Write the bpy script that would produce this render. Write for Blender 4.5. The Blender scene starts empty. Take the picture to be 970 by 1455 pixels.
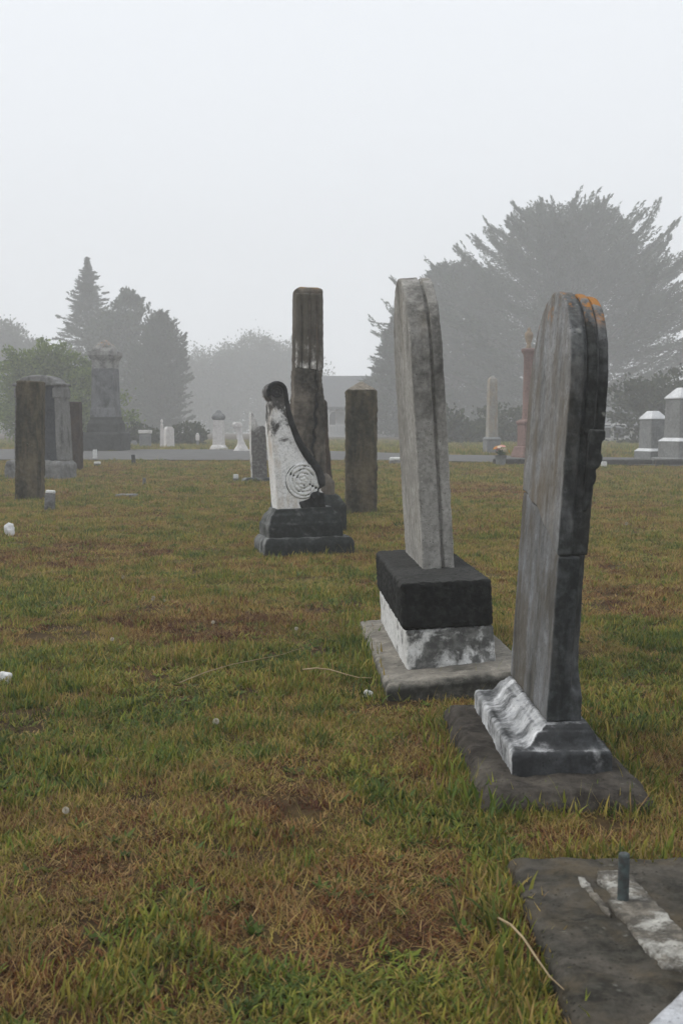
import bpy, bmesh, math, random
import numpy as np
from mathutils import Vector, Matrix, noise as mnoise

R = math.radians
random.seed(7)
rng = np.random.default_rng(11)
scn = bpy.context.scene
COL = scn.collection

# ------------------------------------------------------------------ camera
FPX, CX, CY, HORIZ, CAMH = 1617.0, 485.0, 727.5, 608.0, 1.0
PITCH = math.atan((CY - HORIZ) / FPX)
cam_d = bpy.data.cameras.new('camera')
cam = bpy.data.objects.new('camera', cam_d)
COL.objects.link(cam)
cam.location = (0, 0, CAMH)
cam.rotation_euler = (math.pi / 2 - PITCH, 0, 0)
cam_d.sensor_fit = 'VERTICAL'
cam_d.sensor_height = 24.0
cam_d.lens = 24.0 * FPX / 1455.0
cam_d.clip_start = 0.05
cam_d.clip_end = 2000
cam_d.dof.use_dof = True
cam_d.dof.focus_distance = 5.6
cam_d.dof.aperture_fstop = 6.3
scn.camera = cam

# ------------------------------------------------------------------ world, sun, exposure
SUN_AZ, SUN_EL = R(278), R(50)      # azimuth clockwise from +Y: to the left, a little ahead of the camera
w = bpy.data.worlds.new('World')
scn.world = w
w.use_nodes = True
wn, wl = w.node_tree.nodes, w.node_tree.links
wn.clear()
sky = wn.new('ShaderNodeTexSky')
sky.sky_type = 'NISHITA'
sky.sun_disc = False
sky.sun_elevation = SUN_EL
sky.sun_rotation = SUN_AZ
sky.dust_density = 4.0
cloud = wn.new('ShaderNodeMix')
cloud.data_type = 'RGBA'
cloud.inputs[0].default_value = 0.93          # closed cloud cover over the clear sky
cloud.inputs[7].default_value = (8.12, 8.42, 8.8, 1)
wl.new(sky.outputs[0], cloud.inputs[6])
bg = wn.new('ShaderNodeBackground')
bg.inputs['Strength'].default_value = 0.1
wo = wn.new('ShaderNodeOutputWorld')
wl.new(cloud.outputs[2], bg.inputs['Color'])
wl.new(bg.outputs[0], wo.inputs['Surface'])

sun_d = bpy.data.lights.new('sun', 'SUN')
sun_d.energy = 1.2
sun_d.angle = R(30)
sun_d.color = (1.0, 0.97, 0.92)
sun = bpy.data.objects.new('sun', sun_d)
COL.objects.link(sun)
sdir = Vector((math.sin(SUN_AZ) * math.cos(SUN_EL), math.cos(SUN_AZ) * math.cos(SUN_EL), math.sin(SUN_EL)))
sun.rotation_euler = (-sdir).to_track_quat('-Z', 'Y').to_euler()
sun.location = (-6, -6, 12)

scn.view_settings.view_transform = 'Standard'
scn.view_settings.look = 'None'
scn.view_settings.gamma = 1.0
scn.view_settings.exposure = 0.35
cy = scn.cycles
cy.use_denoising = True
cy.max_bounces = 8
cy.diffuse_bounces = 3
cy.glossy_bounces = 2
cy.transmission_bounces = 2
cy.volume_bounces = 4
cy.transparent_max_bounces = 4
cy.use_adaptive_sampling = True
cy.adaptive_threshold = 0.02
cy.sample_clamp_indirect = 6.0
cy.caustics_reflective = False
cy.caustics_refractive = False

# ------------------------------------------------------------------ geometry of the place
def ramp(y):
    t = min(1.0, max(0.0, (y - 14.0) / 24.0))
    return 0.3 * t * t * (3 - 2 * t)

def bumps(x, y):
    a = mnoise.noise((x * 0.9, y * 0.9, 3.1)) * 0.018 + mnoise.noise((x * 2.7, y * 2.7, 7.7)) * 0.010
    return a * (1.0 if y < 12 else max(0.25, 1 - (y - 12) / 16))

def gz(x, y):
    return ramp(y) + bumps(x, y)

def ray(px, py):
    u, v = (px - CX) / FPX, (CY - py) / FPX
    return (u, math.cos(PITCH) + v * math.sin(PITCH), -math.sin(PITCH) + v * math.cos(PITCH))

def at(px, py, Y):
    d = ray(px, py)
    k = Y / d[1]
    return Vector((d[0] * k, Y, CAMH + d[2] * k))

def ground(px, py):
    d = ray(px, py)
    lo, hi = 0.5, 200.0
    for _ in range(60):
        m = (lo + hi) / 2
        if CAMH + d[2] / d[1] * m > ramp(m): lo = m
        else: hi = m
    return Vector((d[0] / d[1] * lo, lo, ramp(lo)))

def smooth(t):
    t = min(1.0, max(0.0, t))
    return t * t * (3 - 2 * t)

# ------------------------------------------------------------------ material helpers
class NT:
    def __init__(s, name):
        s.m = bpy.data.materials.new(name)
        s.m.use_nodes = True
        s.n, s.l = s.m.node_tree.nodes, s.m.node_tree.links
        s.n.clear()
        s.out = s.n.new('ShaderNodeOutputMaterial')
    def new(s, t, **kw):
        nd = s.n.new(t)
        for k, v in kw.items(): setattr(nd, k, v)
        return nd
    def put(s, sock, v):
        if hasattr(v, 'links') or isinstance(v, bpy.types.NodeSocket): s.l.new(v, sock)
        else: sock.default_value = v
    def math(s, op, a, b=0.0, clamp=False):
        nd = s.new('ShaderNodeMath', operation=op, use_clamp=clamp)
        s.put(nd.inputs[0], a); s.put(nd.inputs[1], b)
        return nd.outputs[0]
    def mix(s, f, a, b, mode='MIX'):
        nd = s.new('ShaderNodeMix', data_type='RGBA', blend_type=mode)
        s.put(nd.inputs[0], f); s.put(nd.inputs[6], rgba(a)); s.put(nd.inputs[7], rgba(b))
        return nd.outputs[2]
    def noise(s, vec, scale, detail=6.0, rough=0.6, stretch=None, seed=0.0, dist=0.0):
        if stretch or seed:
            mp = s.new('ShaderNodeMapping')
            if stretch: mp.inputs['Scale'].default_value = stretch
            mp.inputs['Location'].default_value = (seed * 1.7, seed * 2.3, seed * 0.9)
            s.l.new(vec, mp.inputs['Vector']); vec = mp.outputs[0]
        nd = s.new('ShaderNodeTexNoise')
        nd.inputs['Scale'].default_value = scale
        nd.inputs['Detail'].default_value = detail
        nd.inputs['Roughness'].default_value = rough
        nd.inputs['Distortion'].default_value = dist
        s.l.new(vec, nd.inputs['Vector'])
        return nd.outputs['Fac']
    def step(s, v, a, b):
        nd = s.new('ShaderNodeMapRange', interpolation_type='SMOOTHSTEP')
        s.put(nd.inputs[0], v); nd.inputs[1].default_value = a; nd.inputs[2].default_value = b
        return nd.outputs[0]
    def ramp(s, v, stops):
        nd = s.new('ShaderNodeValToRGB')
        el = nd.color_ramp.elements
        el[0].position, el[0].color = stops[0][0], rgba(stops[0][1])
        el[1].position, el[1].color = stops[-1][0], rgba(stops[-1][1])
        for p, c in stops[1:-1]:
            e = el.new(p); e.color = rgba(c)
        s.put(nd.inputs[0], v)
        return nd.outputs[0]

def rgba(c):
    if isinstance(c, (tuple, list)): return tuple(c) if len(c) == 4 else (*c, 1.0)
    return c

MATS = {}
def stone(name, c1, c2, stain=None, cover=0.5, streak=0.3, sscale=5.0, side=None, sidek=0.0, zk=None,
          brown=None, bcover=0.62, lichen=None, lz=0.0, ln=0.58, spots=0.0, rough=0.85, bump=0.35, seed=0.0, grain=60.0,
          streakx=1.0, soft=0.12):
    """weathered stone: grain, patchy dirt, run-off streaks, lichen. side = (x,y,z) direction; faces turned to it take more of the stain colour"""
    if name in MATS: return MATS[name]
    t = NT(name)
    tc = t.new('ShaderNodeTexCoord')
    ob = tc.outputs['Object']
    fine = t.noise(ob, grain, 8, 0.7, seed=seed + 1)
    big = t.noise(ob, 3.2, 9, 0.62, seed=seed + 2)
    col = t.mix(t.step(big, 0.36, 0.66), c1, c2)
    speck = t.step(fine, 0.44, 0.62)
    col = t.mix(t.math('MULTIPLY', speck, 0.55), col, tuple(x * 0.5 for x in c1))
    mott = t.noise(ob, 17.0, 7, 0.72, seed=seed + 31)
    col = t.mix(t.math('MULTIPLY', t.step(mott, 0.5, 0.66), 0.45), col, tuple(min(0.85, x * 1.45) for x in c1))
    col = t.mix(t.math('MULTIPLY', t.step(mott, 0.46, 0.32), 0.5), col, tuple(x * 0.45 for x in c2))
    pv = t.new('ShaderNodeTexVoronoi'); pv.inputs['Scale'].default_value = 75.0
    t.l.new(ob, pv.inputs['Vector'])
    pit = t.math('MULTIPLY', t.step(pv.outputs['Distance'], 0.26, 0.12), t.step(mott, 0.46, 0.58))
    col = t.mix(t.math('MULTIPLY', pit, 0.75), col, tuple(x * 0.25 for x in c2))
    h = t.math('SUBTRACT', t.math('ADD', t.math('MULTIPLY', fine, 0.7), t.math('MULTIPLY', mott, 0.8)), t.math('MULTIPLY', pit, 0.6))
    if brown:
        nb = t.noise(ob, 9.0, 7, 0.6, stretch=(1.0, 1.0, 0.16), seed=seed + 5)
        nb2 = t.noise(ob, 4.0, 6, 0.6, seed=seed + 6)
        mb = t.step(t.math('ADD', t.math('MULTIPLY', nb, 0.6), t.math('MULTIPLY', nb2, 0.4)), bcover - 0.1, bcover + 0.1)
        col = t.mix(t.math('MULTIPLY', mb, 0.8), col, brown)
    if stain:
        ns = t.noise(ob, sscale, 10, 0.68, stretch=(streakx, 1.0, streak), seed=seed + 3, dist=0.3)
        v = ns
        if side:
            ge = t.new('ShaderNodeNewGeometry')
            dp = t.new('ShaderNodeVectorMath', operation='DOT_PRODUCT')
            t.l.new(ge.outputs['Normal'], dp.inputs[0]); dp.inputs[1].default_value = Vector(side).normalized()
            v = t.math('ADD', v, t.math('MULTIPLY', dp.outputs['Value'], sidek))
        if zk:
            sx = t.new('ShaderNodeSeparateXYZ'); t.l.new(ob, sx.inputs[0])
            v = t.math('ADD', v, t.math('MULTIPLY', t.math('SUBTRACT', sx.outputs[2], zk[0]), zk[1]))
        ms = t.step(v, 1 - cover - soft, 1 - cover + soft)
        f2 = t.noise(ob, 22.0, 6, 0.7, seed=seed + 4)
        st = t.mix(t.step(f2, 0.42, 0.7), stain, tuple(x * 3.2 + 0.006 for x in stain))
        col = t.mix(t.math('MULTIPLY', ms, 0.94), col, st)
        h = t.math('ADD', h, t.math('MULTIPLY', ms, 0.25))
    if spots:
        vo = t.new('ShaderNodeTexVoronoi'); vo.inputs['Scale'].default_value = 38.0
        t.l.new(ob, vo.inputs['Vector'])
        nn = t.noise(ob, 5.0, 4, 0.6, seed=seed + 8)
        nf = t.noise(ob, 30.0, 6, 0.8, seed=seed + 18)
        sp = t.math('MULTIPLY', t.step(t.math('ADD', vo.outputs['Distance'], t.math('MULTIPLY', nf, 1.2)), 0.85, 0.6), t.step(nn, 0.52, 0.7))
        col = t.mix(t.math('MULTIPLY', sp, spots), col, (0.42, 0.43, 0.38))
    if lichen:
        nl = t.noise(ob, 14.0, 8, 0.7, seed=seed + 9)
        sx = t.new('ShaderNodeSeparateXYZ'); t.l.new(ob, sx.inputs[0])
        ml = t.math('MULTIPLY', t.step(nl, ln - 0.06, ln + 0.03), t.step(sx.outputs[2], lz, lz + 0.06))
        col = t.mix(t.math('MULTIPLY', ml, 0.9), col, lichen)
        h = t.math('ADD', h, t.math('MULTIPLY', ml, 0.3))
    bs = t.new('ShaderNodeBsdfPrincipled')
    t.l.new(col, bs.inputs['Base Color'])
    bs.inputs['Roughness'].default_value = rough
    bs.inputs['Specular IOR Level'].default_value = 0.15
    bp = t.new('ShaderNodeBump'); bp.inputs['Strength'].default_value = bump; bp.inputs['Distance'].default_value = 0.01
    t.l.new(h, bp.inputs['Height']); t.l.new(bp.outputs[0], bs.inputs['Normal'])
    t.l.new(bs.outputs[0], t.out.inputs[0])
    MATS[name] = t.m
    return t.m

def plain(name, c, c2=None, scale=4.0, rough=0.7, metallic=0.0, bump=0.1):
    if name in MATS: return MATS[name]
    t = NT(name)
    tc = t.new('ShaderNodeTexCoord')
    n = t.noise(tc.outputs['Object'], scale, 6, 0.65)
    bs = t.new('ShaderNodeBsdfPrincipled')
    t.l.new(t.mix(t.step(n, 0.3, 0.7), c, c2 or tuple(x * 0.7 for x in c)), bs.inputs['Base Color'])
    bs.inputs['Roughness'].default_value = rough
    bs.inputs['Metallic'].default_value = metallic
    bp = t.new('ShaderNodeBump'); bp.inputs['Strength'].default_value = bump; bp.inputs['Distance'].default_value = 0.01
    t.l.new(n, bp.inputs['Height']); t.l.new(bp.outputs[0], bs.inputs['Normal'])
    t.l.new(bs.outputs[0], t.out.inputs[0])
    MATS[name] = t.m
    return t.m

def leafy(name, stops, scale=0.5, trans=0.3):
    t = NT(name)
    ge = t.new('ShaderNodeNewGeometry')
    at_ = t.new('ShaderNodeAttribute', attribute_name='tone')
    n = t.noise(ge.outputs['Position'], scale, 3, 0.5)
    v = t.math('ADD', t.math('MULTIPLY', at_.outputs['Fac'], 0.55), t.math('MULTIPLY', n, 0.45))
    col = t.ramp(v, stops)
    d = t.new('ShaderNodeBsdfDiffuse'); t.l.new(col, d.inputs[0])
    tr = t.new('ShaderNodeBsdfTranslucent'); t.l.new(col, tr.inputs[0])
    mx = t.new('ShaderNodeMixShader'); mx.inputs[0].default_value = trans
    t.l.new(d.outputs[0], mx.inputs[1]); t.l.new(tr.outputs[0], mx.inputs[2])
    t.l.new(mx.outputs[0], t.out.inputs[0])
    return t.m

# ------------------------------------------------------------------ mesh helpers
class MB:
    def __init__(s): s.v, s.f = [], []
    def add(s, vs, fs):
        o = len(s.v)
        s.v += [tuple(p) for p in vs]
        s.f += [tuple(i + o for i in f) for f in fs]
        return s
    def box(s, x0, x1, y0, y1, z0, z1):
        return s.loft([((x0, x1, y0, y1), z0), ((x0, x1, y0, y1), z1)])
    def loft(s, secs):
        """stack of rectangles ((x0,x1,y0,y1), z) from bottom to top"""
        vs, fs = [], []
        for (x0, x1, y0, y1), z in secs:
            vs += [(x0, y0, z), (x1, y0, z), (x1, y1, z), (x0, y1, z)]
        for k in range(len(secs) - 1):
            for i in range(4):
                j = (i + 1) % 4
                fs.append((4 * k + i, 4 * k + j, 4 * k + 4 + j, 4 * k + 4 + i))
        n = 4 * (len(secs) - 1)
        fs += [(3, 2, 1, 0), (n, n + 1, n + 2, n + 3)]
        return s.add(vs, fs)
    def prism(s, pts, a0, a1, axis='x'):
        """2-D outline (counter-clockwise) extruded along axis: x -> pts are (y,z); y -> pts are (x,z); z -> pts are (x,y)"""
        n = len(pts)
        def mk(p, a):
            return {'x': (a, p[0], p[1]), 'y': (p[0], a, p[1]), 'z': (p[0], p[1], a)}[axis]
        vs = [mk(p, a0) for p in pts] + [mk(p, a1) for p in pts]
        fs = [tuple(range(n))[::-1], tuple(range(n, 2 * n))]
        fs += [(i, (i + 1) % n, n + (i + 1) % n, n + i) for i in range(n)]
        if axis == 'y': fs = [f[::-1] for f in fs]
        return s.add(vs, fs)
    def lathe(s, prof, cx=0, cy=0, n=24):
        vs, fs = [], []
        for r, z in prof:
            for i in range(n):
                a = 2 * math.pi * i / n
                vs.append((cx + r * math.cos(a), cy + r * math.sin(a), z))
        m = len(prof)
        for k in range(m - 1):
            for i in range(n):
                j = (i + 1) % n
                fs.append((k * n + i, k * n + j, k * n + n + j, k * n + n + i))
        fs.append(tuple(range(n))[::-1]); fs.append(tuple(range((m - 1) * n, m * n)))
        return s.add(vs, fs)
    def tube(s, pts, rad, n=8):
        pts = [Vector(p) for p in pts]
        vs, fs = [], []
        for k, p in enumerate(pts):
            d = (pts[min(k + 1, len(pts) - 1)] - pts[max(k - 1, 0)]).normalized()
            a = d.cross(Vector((0.3, 0.2, 1)) if abs(d.z) < 0.9 else Vector((1, 0, 0))).normalized()
            b = d.cross(a)
            r = rad[k] if isinstance(rad, (list, tuple)) else rad
            for i in range(n):
                t = 2 * math.pi * i / n
                vs.append(p + a * (r * math.cos(t)) + b * (r * math.sin(t)))
        for k in range(len(pts) - 1):
            for i in range(n):
                j = (i + 1) % n
                fs.append((k * n + i, k * n + j, k * n + n + j, k * n + n + i))
        fs.append(tuple(range(n))[::-1]); fs.append(tuple(range((len(pts) - 1) * n, len(pts) * n)))
        return s.add(vs, fs)
    def xf(s, m):
        s.v = [tuple(m @ Vector(p)) for p in s.v]
        return s
    def lean(s, ax, ang, piv=(0, 0, 0)):
        p = Vector(piv)
        return s.xf(Matrix.Translation(p) @ Matrix.Rotation(ang, 4, ax) @ Matrix.Translation(-p))
    def build(s, name, mat, parent=None, bevel=0.0, seg=2, vox=0.0, disp=0.0, dsize=0.05, smoothang=None):
        me = bpy.data.meshes.new(name)
        me.from_pydata(s.v, [], s.f)
        bm = bmesh.new(); bm.from_mesh(me)
        bmesh.ops.remove_doubles(bm, verts=bm.verts, dist=1e-5)
        bmesh.ops.recalc_face_normals(bm, faces=bm.faces)
        bm.to_mesh(me); bm.free()
        me.materials.append(mat)
        o = bpy.data.objects.new(name, me)
        COL.objects.link(o)
        o.parent = parent
        if bevel:
            b = o.modifiers.new('bevel', 'BEVEL'); b.width = bevel; b.segments = seg; b.limit_method = 'ANGLE'; b.angle_limit = R(28)
        if vox:
            r = o.modifiers.new('remesh', 'REMESH'); r.mode = 'VOXEL'; r.voxel_size = vox; r.use_smooth_shade = True
        if disp:
            tx = bpy.data.textures.new(name + '_wear', 'CLOUDS'); tx.noise_scale = dsize; tx.noise_depth = 4
            d = o.modifiers.new('wear', 'DISPLACE'); d.texture = tx; d.strength = disp; d.mid_level = 0.5; d.texture_coords = 'LOCAL'
        if smoothang:
            for p in me.polygons: p.use_smooth = True
            try: me.set_sharp_from_angle(angle=R(smoothang))
            except Exception: pass
        return o

def tag(o, label, cat, group=None, kind=None):
    if label: o['label'] = label
    if cat: o['category'] = cat
    if group: o['group'] = group
    if kind: o['kind'] = kind
    return o

FOOT = []            # footprints kept free of grass: (cx, cy, rz, hx, hy)
def thing(name, label, cat, loc, rz=0.0, group=None, foot=None):
    o = bpy.data.objects.new(name, None)
    o.empty_display_size = 0.2
    COL.objects.link(o)
    o.location = loc
    o.rotation_euler = (0, 0, rz)
    if foot: FOOT.append((loc[0], loc[1], rz, foot[0], foot[1]))
    return tag(o, label, cat, group)

def arch(w, zs, ztop, n=18, z0=0.0):
    """tablet outline in (y,z), half-width w, spring line zs, crown at ztop, counter-clockwise seen from +x"""
    pts = [(-w, z0), (w, z0)]
    for i in range(n + 1):
        a = math.pi * i / n
        pts.append((w * math.cos(a), zs + (ztop - zs) * math.sin(a)))
    return pts

# ------------------------------------------------------------------ setting: lawn ground, road, haze
def sheet(name, xs, ys, zf, mat):
    xs, ys = list(xs), list(ys)
    vs = [(x, y, zf(x, y)) for y in ys for x in xs]
    n = len(xs)
    fs = [(j * n + i, j * n + i + 1, (j + 1) * n + i + 1, (j + 1) * n + i) for j in range(len(ys) - 1) for i in range(n - 1)]
    me = bpy.data.meshes.new(name); me.from_pydata(vs, [], fs)
    for p in me.polygons: p.use_smooth = True
    me.materials.append(mat)
    o = bpy.data.objects.new(name, me); COL.objects.link(o)
    return o

def ground_mat():
    t = NT('lawn_soil')
    ge = t.new('ShaderNodeNewGeometry'); p = ge.outputs['Position']
    a = t.noise(p, 0.55, 5, 0.6); b = t.noise(p, 14.0, 8, 0.7); c = t.noise(p, 3.0, 6, 0.65, seed=3)
    v = t.math('ADD', t.math('MULTIPLY', a, 0.45), t.math('ADD', t.math('MULTIPLY', b, 0.3), t.math('MULTIPLY', c, 0.25)))
    col = t.ramp(v, [(0.34, (0.016, 0.011, 0.007)), (0.45, (0.04, 0.025, 0.012)), (0.54, (0.07, 0.045, 0.018)), (0.66, (0.05, 0.05, 0.016))])
    bs = t.new('ShaderNodeBsdfPrincipled'); bs.inputs['Roughness'].default_value = 0.95
    bs.inputs['Specular IOR Level'].default_value = 0.1
    t.l.new(col, bs.inputs['Base Color'])
    bp = t.new('ShaderNodeBump'); bp.inputs['Strength'].default_value = 0.6; bp.inputs['Distance'].default_value = 0.02
    t.l.new(b, bp.inputs['Height']); t.l.new(bp.outputs[0], bs.inputs['Normal'])
    t.l.new(bs.outputs[0], t.out.inputs[0])
    return t.m

def graded(a, b, n, k):
    return [a + (b - a) * (i / n) ** k for i in range(n + 1)]
gx = [-150, -90, -55, -35, -24] + [-18 + 0.16 * i for i in range(226)] + [24, 35, 55, 90, 150]
gy = [-40, -15, -5] + [-2 + 0.12 * i for i in range(150)] + [16 + 0.35 * i for i in range(70)] + [42, 48, 56, 70, 90, 120, 150]
lawn = sheet('lawn_ground', gx, gy, gz, ground_mat())
lawn['kind'] = 'structure'

def road_near(x):
    return 28.0 - 0.42 * max(0, x - 1.0) + 0.02 * min(0, x) ** 2 * 0.15
road_mat = plain('road_gravel', (0.105, 0.104, 0.10), (0.07, 0.069, 0.067), scale=3.0, rough=0.95)
rv, rf = [], []
rx = [-60 + 1.0 * i for i in range(121)]
for k in range(9):
    for x in rx:
        y = road_near(max(-18, min(14, x))) + (8.0 - 4.0 * smooth((x + 3) / 6)) * k / 8
        rv.append((x, y, gz(x, y) + 0.03))
n = len(rx)
for k in range(8):
    for i in range(n - 1):
        rf.append((k * n + i, k * n + i + 1, (k + 1) * n + i + 1, (k + 1) * n + i))
me = bpy.data.meshes.new('gravel_road'); me.from_pydata(rv, [], rf); me.materials.append(road_mat)
road = bpy.data.objects.new('gravel_road', me); COL.objects.link(road); road['kind'] = 'structure'

def haze_box(density):
    b = MB().box(-160, 160, -60, 190, -1.4, 27.0)
    t = NT('fog_air')
    pv = t.new('ShaderNodeVolumePrincipled')
    pv.inputs['Color'].default_value = (0.975, 0.982, 0.988, 1)
    pv.inputs['Density'].default_value = density
    pv.inputs['Anisotropy'].default_value = 0.0
    t.l.new(pv.outputs[0], t.out.inputs['Volume'])
    o = b.build('haze', t.m)
    o['kind'] = 'stuff'
    return o
haze_box(0.0056)

# ------------------------------------------------------------------ front headstone: broken arched tablet
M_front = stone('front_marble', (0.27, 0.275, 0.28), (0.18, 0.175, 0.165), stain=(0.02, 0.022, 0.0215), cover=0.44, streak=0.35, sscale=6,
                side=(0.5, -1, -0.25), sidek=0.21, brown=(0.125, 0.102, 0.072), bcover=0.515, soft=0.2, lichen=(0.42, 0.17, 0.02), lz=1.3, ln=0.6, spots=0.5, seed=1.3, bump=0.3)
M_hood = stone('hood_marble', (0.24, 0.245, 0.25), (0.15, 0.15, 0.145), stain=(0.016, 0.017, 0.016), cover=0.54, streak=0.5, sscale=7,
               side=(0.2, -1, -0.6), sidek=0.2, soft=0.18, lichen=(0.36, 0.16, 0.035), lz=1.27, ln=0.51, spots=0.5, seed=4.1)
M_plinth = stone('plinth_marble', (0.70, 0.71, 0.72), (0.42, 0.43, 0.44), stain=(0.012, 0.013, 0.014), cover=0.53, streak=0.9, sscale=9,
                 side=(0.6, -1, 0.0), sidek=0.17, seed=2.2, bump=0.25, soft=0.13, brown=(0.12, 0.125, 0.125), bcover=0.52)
M_foot = stone('footing_concrete', (0.10, 0.088, 0.072), (0.065, 0.057, 0.047), stain=(0.022, 0.019, 0.016), cover=0.5, streak=1, sscale=6, spots=0.25, seed=5, bump=0.7, rough=0.95)

def lean_pt(p, ang, piv):
    return Matrix.Translation(Vector(piv)) @ Matrix.Rotation(ang, 4, 'Y') @ Matrix.Translation(-Vector(piv)) @ Vector(p)

fx, fy = 0.575, 3.42
t = thing('headstone', 'tall arched grey marble tablet, cracked across, orange lichen on its crown, moulded plinth', 'headstone',
          (fx, fy, 0), R(1.0), foot=(0.21, 0.49))
MB().loft([((-0.225, 0.245, -0.56, 0.46), -0.12), ((-0.22, 0.235, -0.545, 0.45), 0.02), ((-0.195, 0.205, -0.51, 0.42), 0.056)]).build(
    'footing', M_foot, t, bevel=0.008, vox=0.007, disp=0.025, dsize=0.06)
px0, px1 = -0.118, 0.158
prof = [(0.0, 0.045), (0.0, 0.104), (0.002, 0.113), (0.008, 0.118), (0.016, 0.1165), (0.026, 0.118), (0.036, 0.124), (0.043, 0.136), (0.047, 0.150), (0.052, 0.160), (0.060, 0.163), (0.0605, 0.170), (0.066, 0.172), (0.066, 0.178)]
pl = MB().loft([((px0 + d * 1.55, px1 - d * 0.75, -0.372 + d, 0.385 - d), z) for d, z in prof])
pl.build('plinth', M_plinth, t, vox=0.0035, disp=0.006, dsize=0.04)
# the tablet: local x = thickness, y = width, leaning towards +x
LEAN = R(3.4)
TX = -0.008
zb, zs, zt = 0.176, 1.10, 1.405
hw, tyc = 0.305, 0.02
piv = (TX + 0.05, tyc, zb)
def tpts(inset, clip):
    pts = [(y + tyc, z) for y, z in arch(hw - inset, zs, zt - inset, 28, zb)]
    return pts
def fracture(y):
    return 0.655 + (y + 0.29) * 0.235 + 0.012 * math.sin(9 * y + 1) + 0.006 * math.sin(31 * y)
ysamp = [tyc - 0.305 + 0.61 * i / 14 for i in range(15)]
def lower_poly(i):
    a, b = tyc - hw + i, tyc + hw - i
    ys = [a + (b - a) * k / 14 for k in range(15)]
    return [(a, zb), (b, zb)] + [(y, fracture(y)) for y in reversed(ys)]
def upper_poly(i):
    a, b = tyc - hw + i, tyc + hw - i
    ys = [a + (b - a) * k / 14 for k in range(15)]
    low = [(y, fracture(y) + 0.004) for y in ys]
    up = [((hw - i) * math.cos(math.pi * k / 28) + tyc, zs + (zt - i - zs) * math.sin(math.pi * k / 28)) for k in range(29)]
    return low + up
# chamfered foot block and chamfered lower shaft
def lower_solid():
    m = MB()
    m.prism(lower_poly(0.0), TX, TX + 0.038, 'x')
    m.prism(lower_poly(0.006), TX + 0.03, TX + 0.064, 'x')
    a, b = tyc - hw + 0.006, tyc + hw - 0.006
    # right part of the shaft with its front edge cut away, ending in a sloping stop
    ch = 0.055
    m.add([(TX + 0.06, a, zb), (TX + 0.1, a, zb), (TX + 0.1, b, zb), (TX + 0.06, b, zb),
           (TX + 0.06, a, zb + 0.10), (TX + 0.098, a, zb + 0.075), (TX + 0.098, b, zb + 0.10), (TX + 0.06, b, zb + 0.1)],
          [(3, 2, 1, 0), (4, 5, 6, 7), (0, 1, 5, 4), (1, 2, 6, 5), (2, 3, 7, 6), (3, 0, 4, 7)])
    c0, c1 = zb + 0.15, None
    m.add([(TX + 0.06, a, zb + 0.09), (TX + 0.098, a, zb + 0.07), (TX + 0.098, b, zb + 0.07), (TX + 0.06, b, zb + 0.09),
           (TX + 0.055, a, zb + 0.19), (TX + 0.092, a + ch, zb + 0.16), (TX + 0.092, b, zb + 0.16), (TX + 0.06, b, zb + 0.19),
           (TX + 0.055, a, fracture(a)), (TX + 0.088, a + ch, fracture(a + ch)), (TX + 0.088, b, fracture(b)), (TX + 0.06, b, fracture(b))],
          [(3, 2, 1, 0), (0, 1, 5, 4), (1, 2, 6, 5), (2, 3, 7, 6), (3, 0, 4, 7), (4, 5, 9, 8), (5, 6, 10, 9), (6, 7, 11, 10), (7, 4, 8, 11), (8, 9, 10, 11)])
    return m.lean('Y', LEAN, piv)
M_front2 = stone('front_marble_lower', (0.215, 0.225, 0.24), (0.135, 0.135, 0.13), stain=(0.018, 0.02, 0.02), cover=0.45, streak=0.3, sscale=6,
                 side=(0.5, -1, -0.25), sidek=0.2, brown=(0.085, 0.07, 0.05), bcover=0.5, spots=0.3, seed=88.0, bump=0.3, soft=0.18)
lower_solid().build('lower_tablet', M_front2, t, bevel=0.003, vox=0.004, disp=0.005, dsize=0.04)
up = MB()
up.prism(upper_poly(0.0), TX - 0.004, TX + 0.036, 'x')
up.prism(upper_poly(0.014), TX + 0.03, TX + 0.086, 'x')
up.lean('Y', LEAN, piv).build('upper_tablet', M_front, t, bevel=0.003, vox=0.004, disp=0.005, dsize=0.04)
# hood mould: two arched bands on the far face and its edge, with stepped corbel stops
ZH = 0.985
def ring(ro, ri, z0):
    o = [(tyc - ro, z0)] + [(tyc - ro * math.cos(math.pi * k / 28), zs + (ro + (zt - zs - hw)) * math.sin(math.pi * k / 28)) for k in range(29)] + [(tyc + ro, z0)]
    i = [(tyc + ri, z0)] + [(tyc + ri * math.cos(math.pi * k / 28), zs + (ri + (zt - zs - hw)) * math.sin(math.pi * k / 28)) for k in range(29)] + [(tyc - ri, z0)]
    return o + i
def ring_mesh(m, ro, ri, x0, x1, z0):
    n = 31
    pts = ring(ro, ri, z0)
    vs = [(x0, y, z) for y, z in pts] + [(x1, y, z) for y, z in pts]
    fs = []
    N = 2 * n
    for k in range(n - 1):
        a, b, c, d = k, k + 1, N - 2 - k, N - 1 - k
        fs += [(a, b, c, d), (N + d, N + c, N + b, N + a), (a, N + a, N + b, b), (d, c, N + c, N + d)]
    fs += [(0, N - 1, 2 * N - 1, N), (n - 1, N + n - 1, N + n, n)]
    m.add(vs, fs)
hm = MB(); ring_mesh(hm, hw - 0.004, hw - 0.05, TX + 0.046, TX + 0.074, ZH); hm.lean('Y', LEAN, piv)
hm.build('hood_mould', M_hood, t, bevel=0.005, seg=3, vox=0.005, disp=0.004, dsize=0.04)
hm = MB(); ring_mesh(hm, hw - 0.010, hw - 0.06, TX + 0.077, TX + 0.106, ZH); hm.lean('Y', LEAN, piv)
hm.build('hood_mould', M_hood, t, bevel=0.006, seg=3, vox=0.005, disp=0.004, dsize=0.04)
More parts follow.
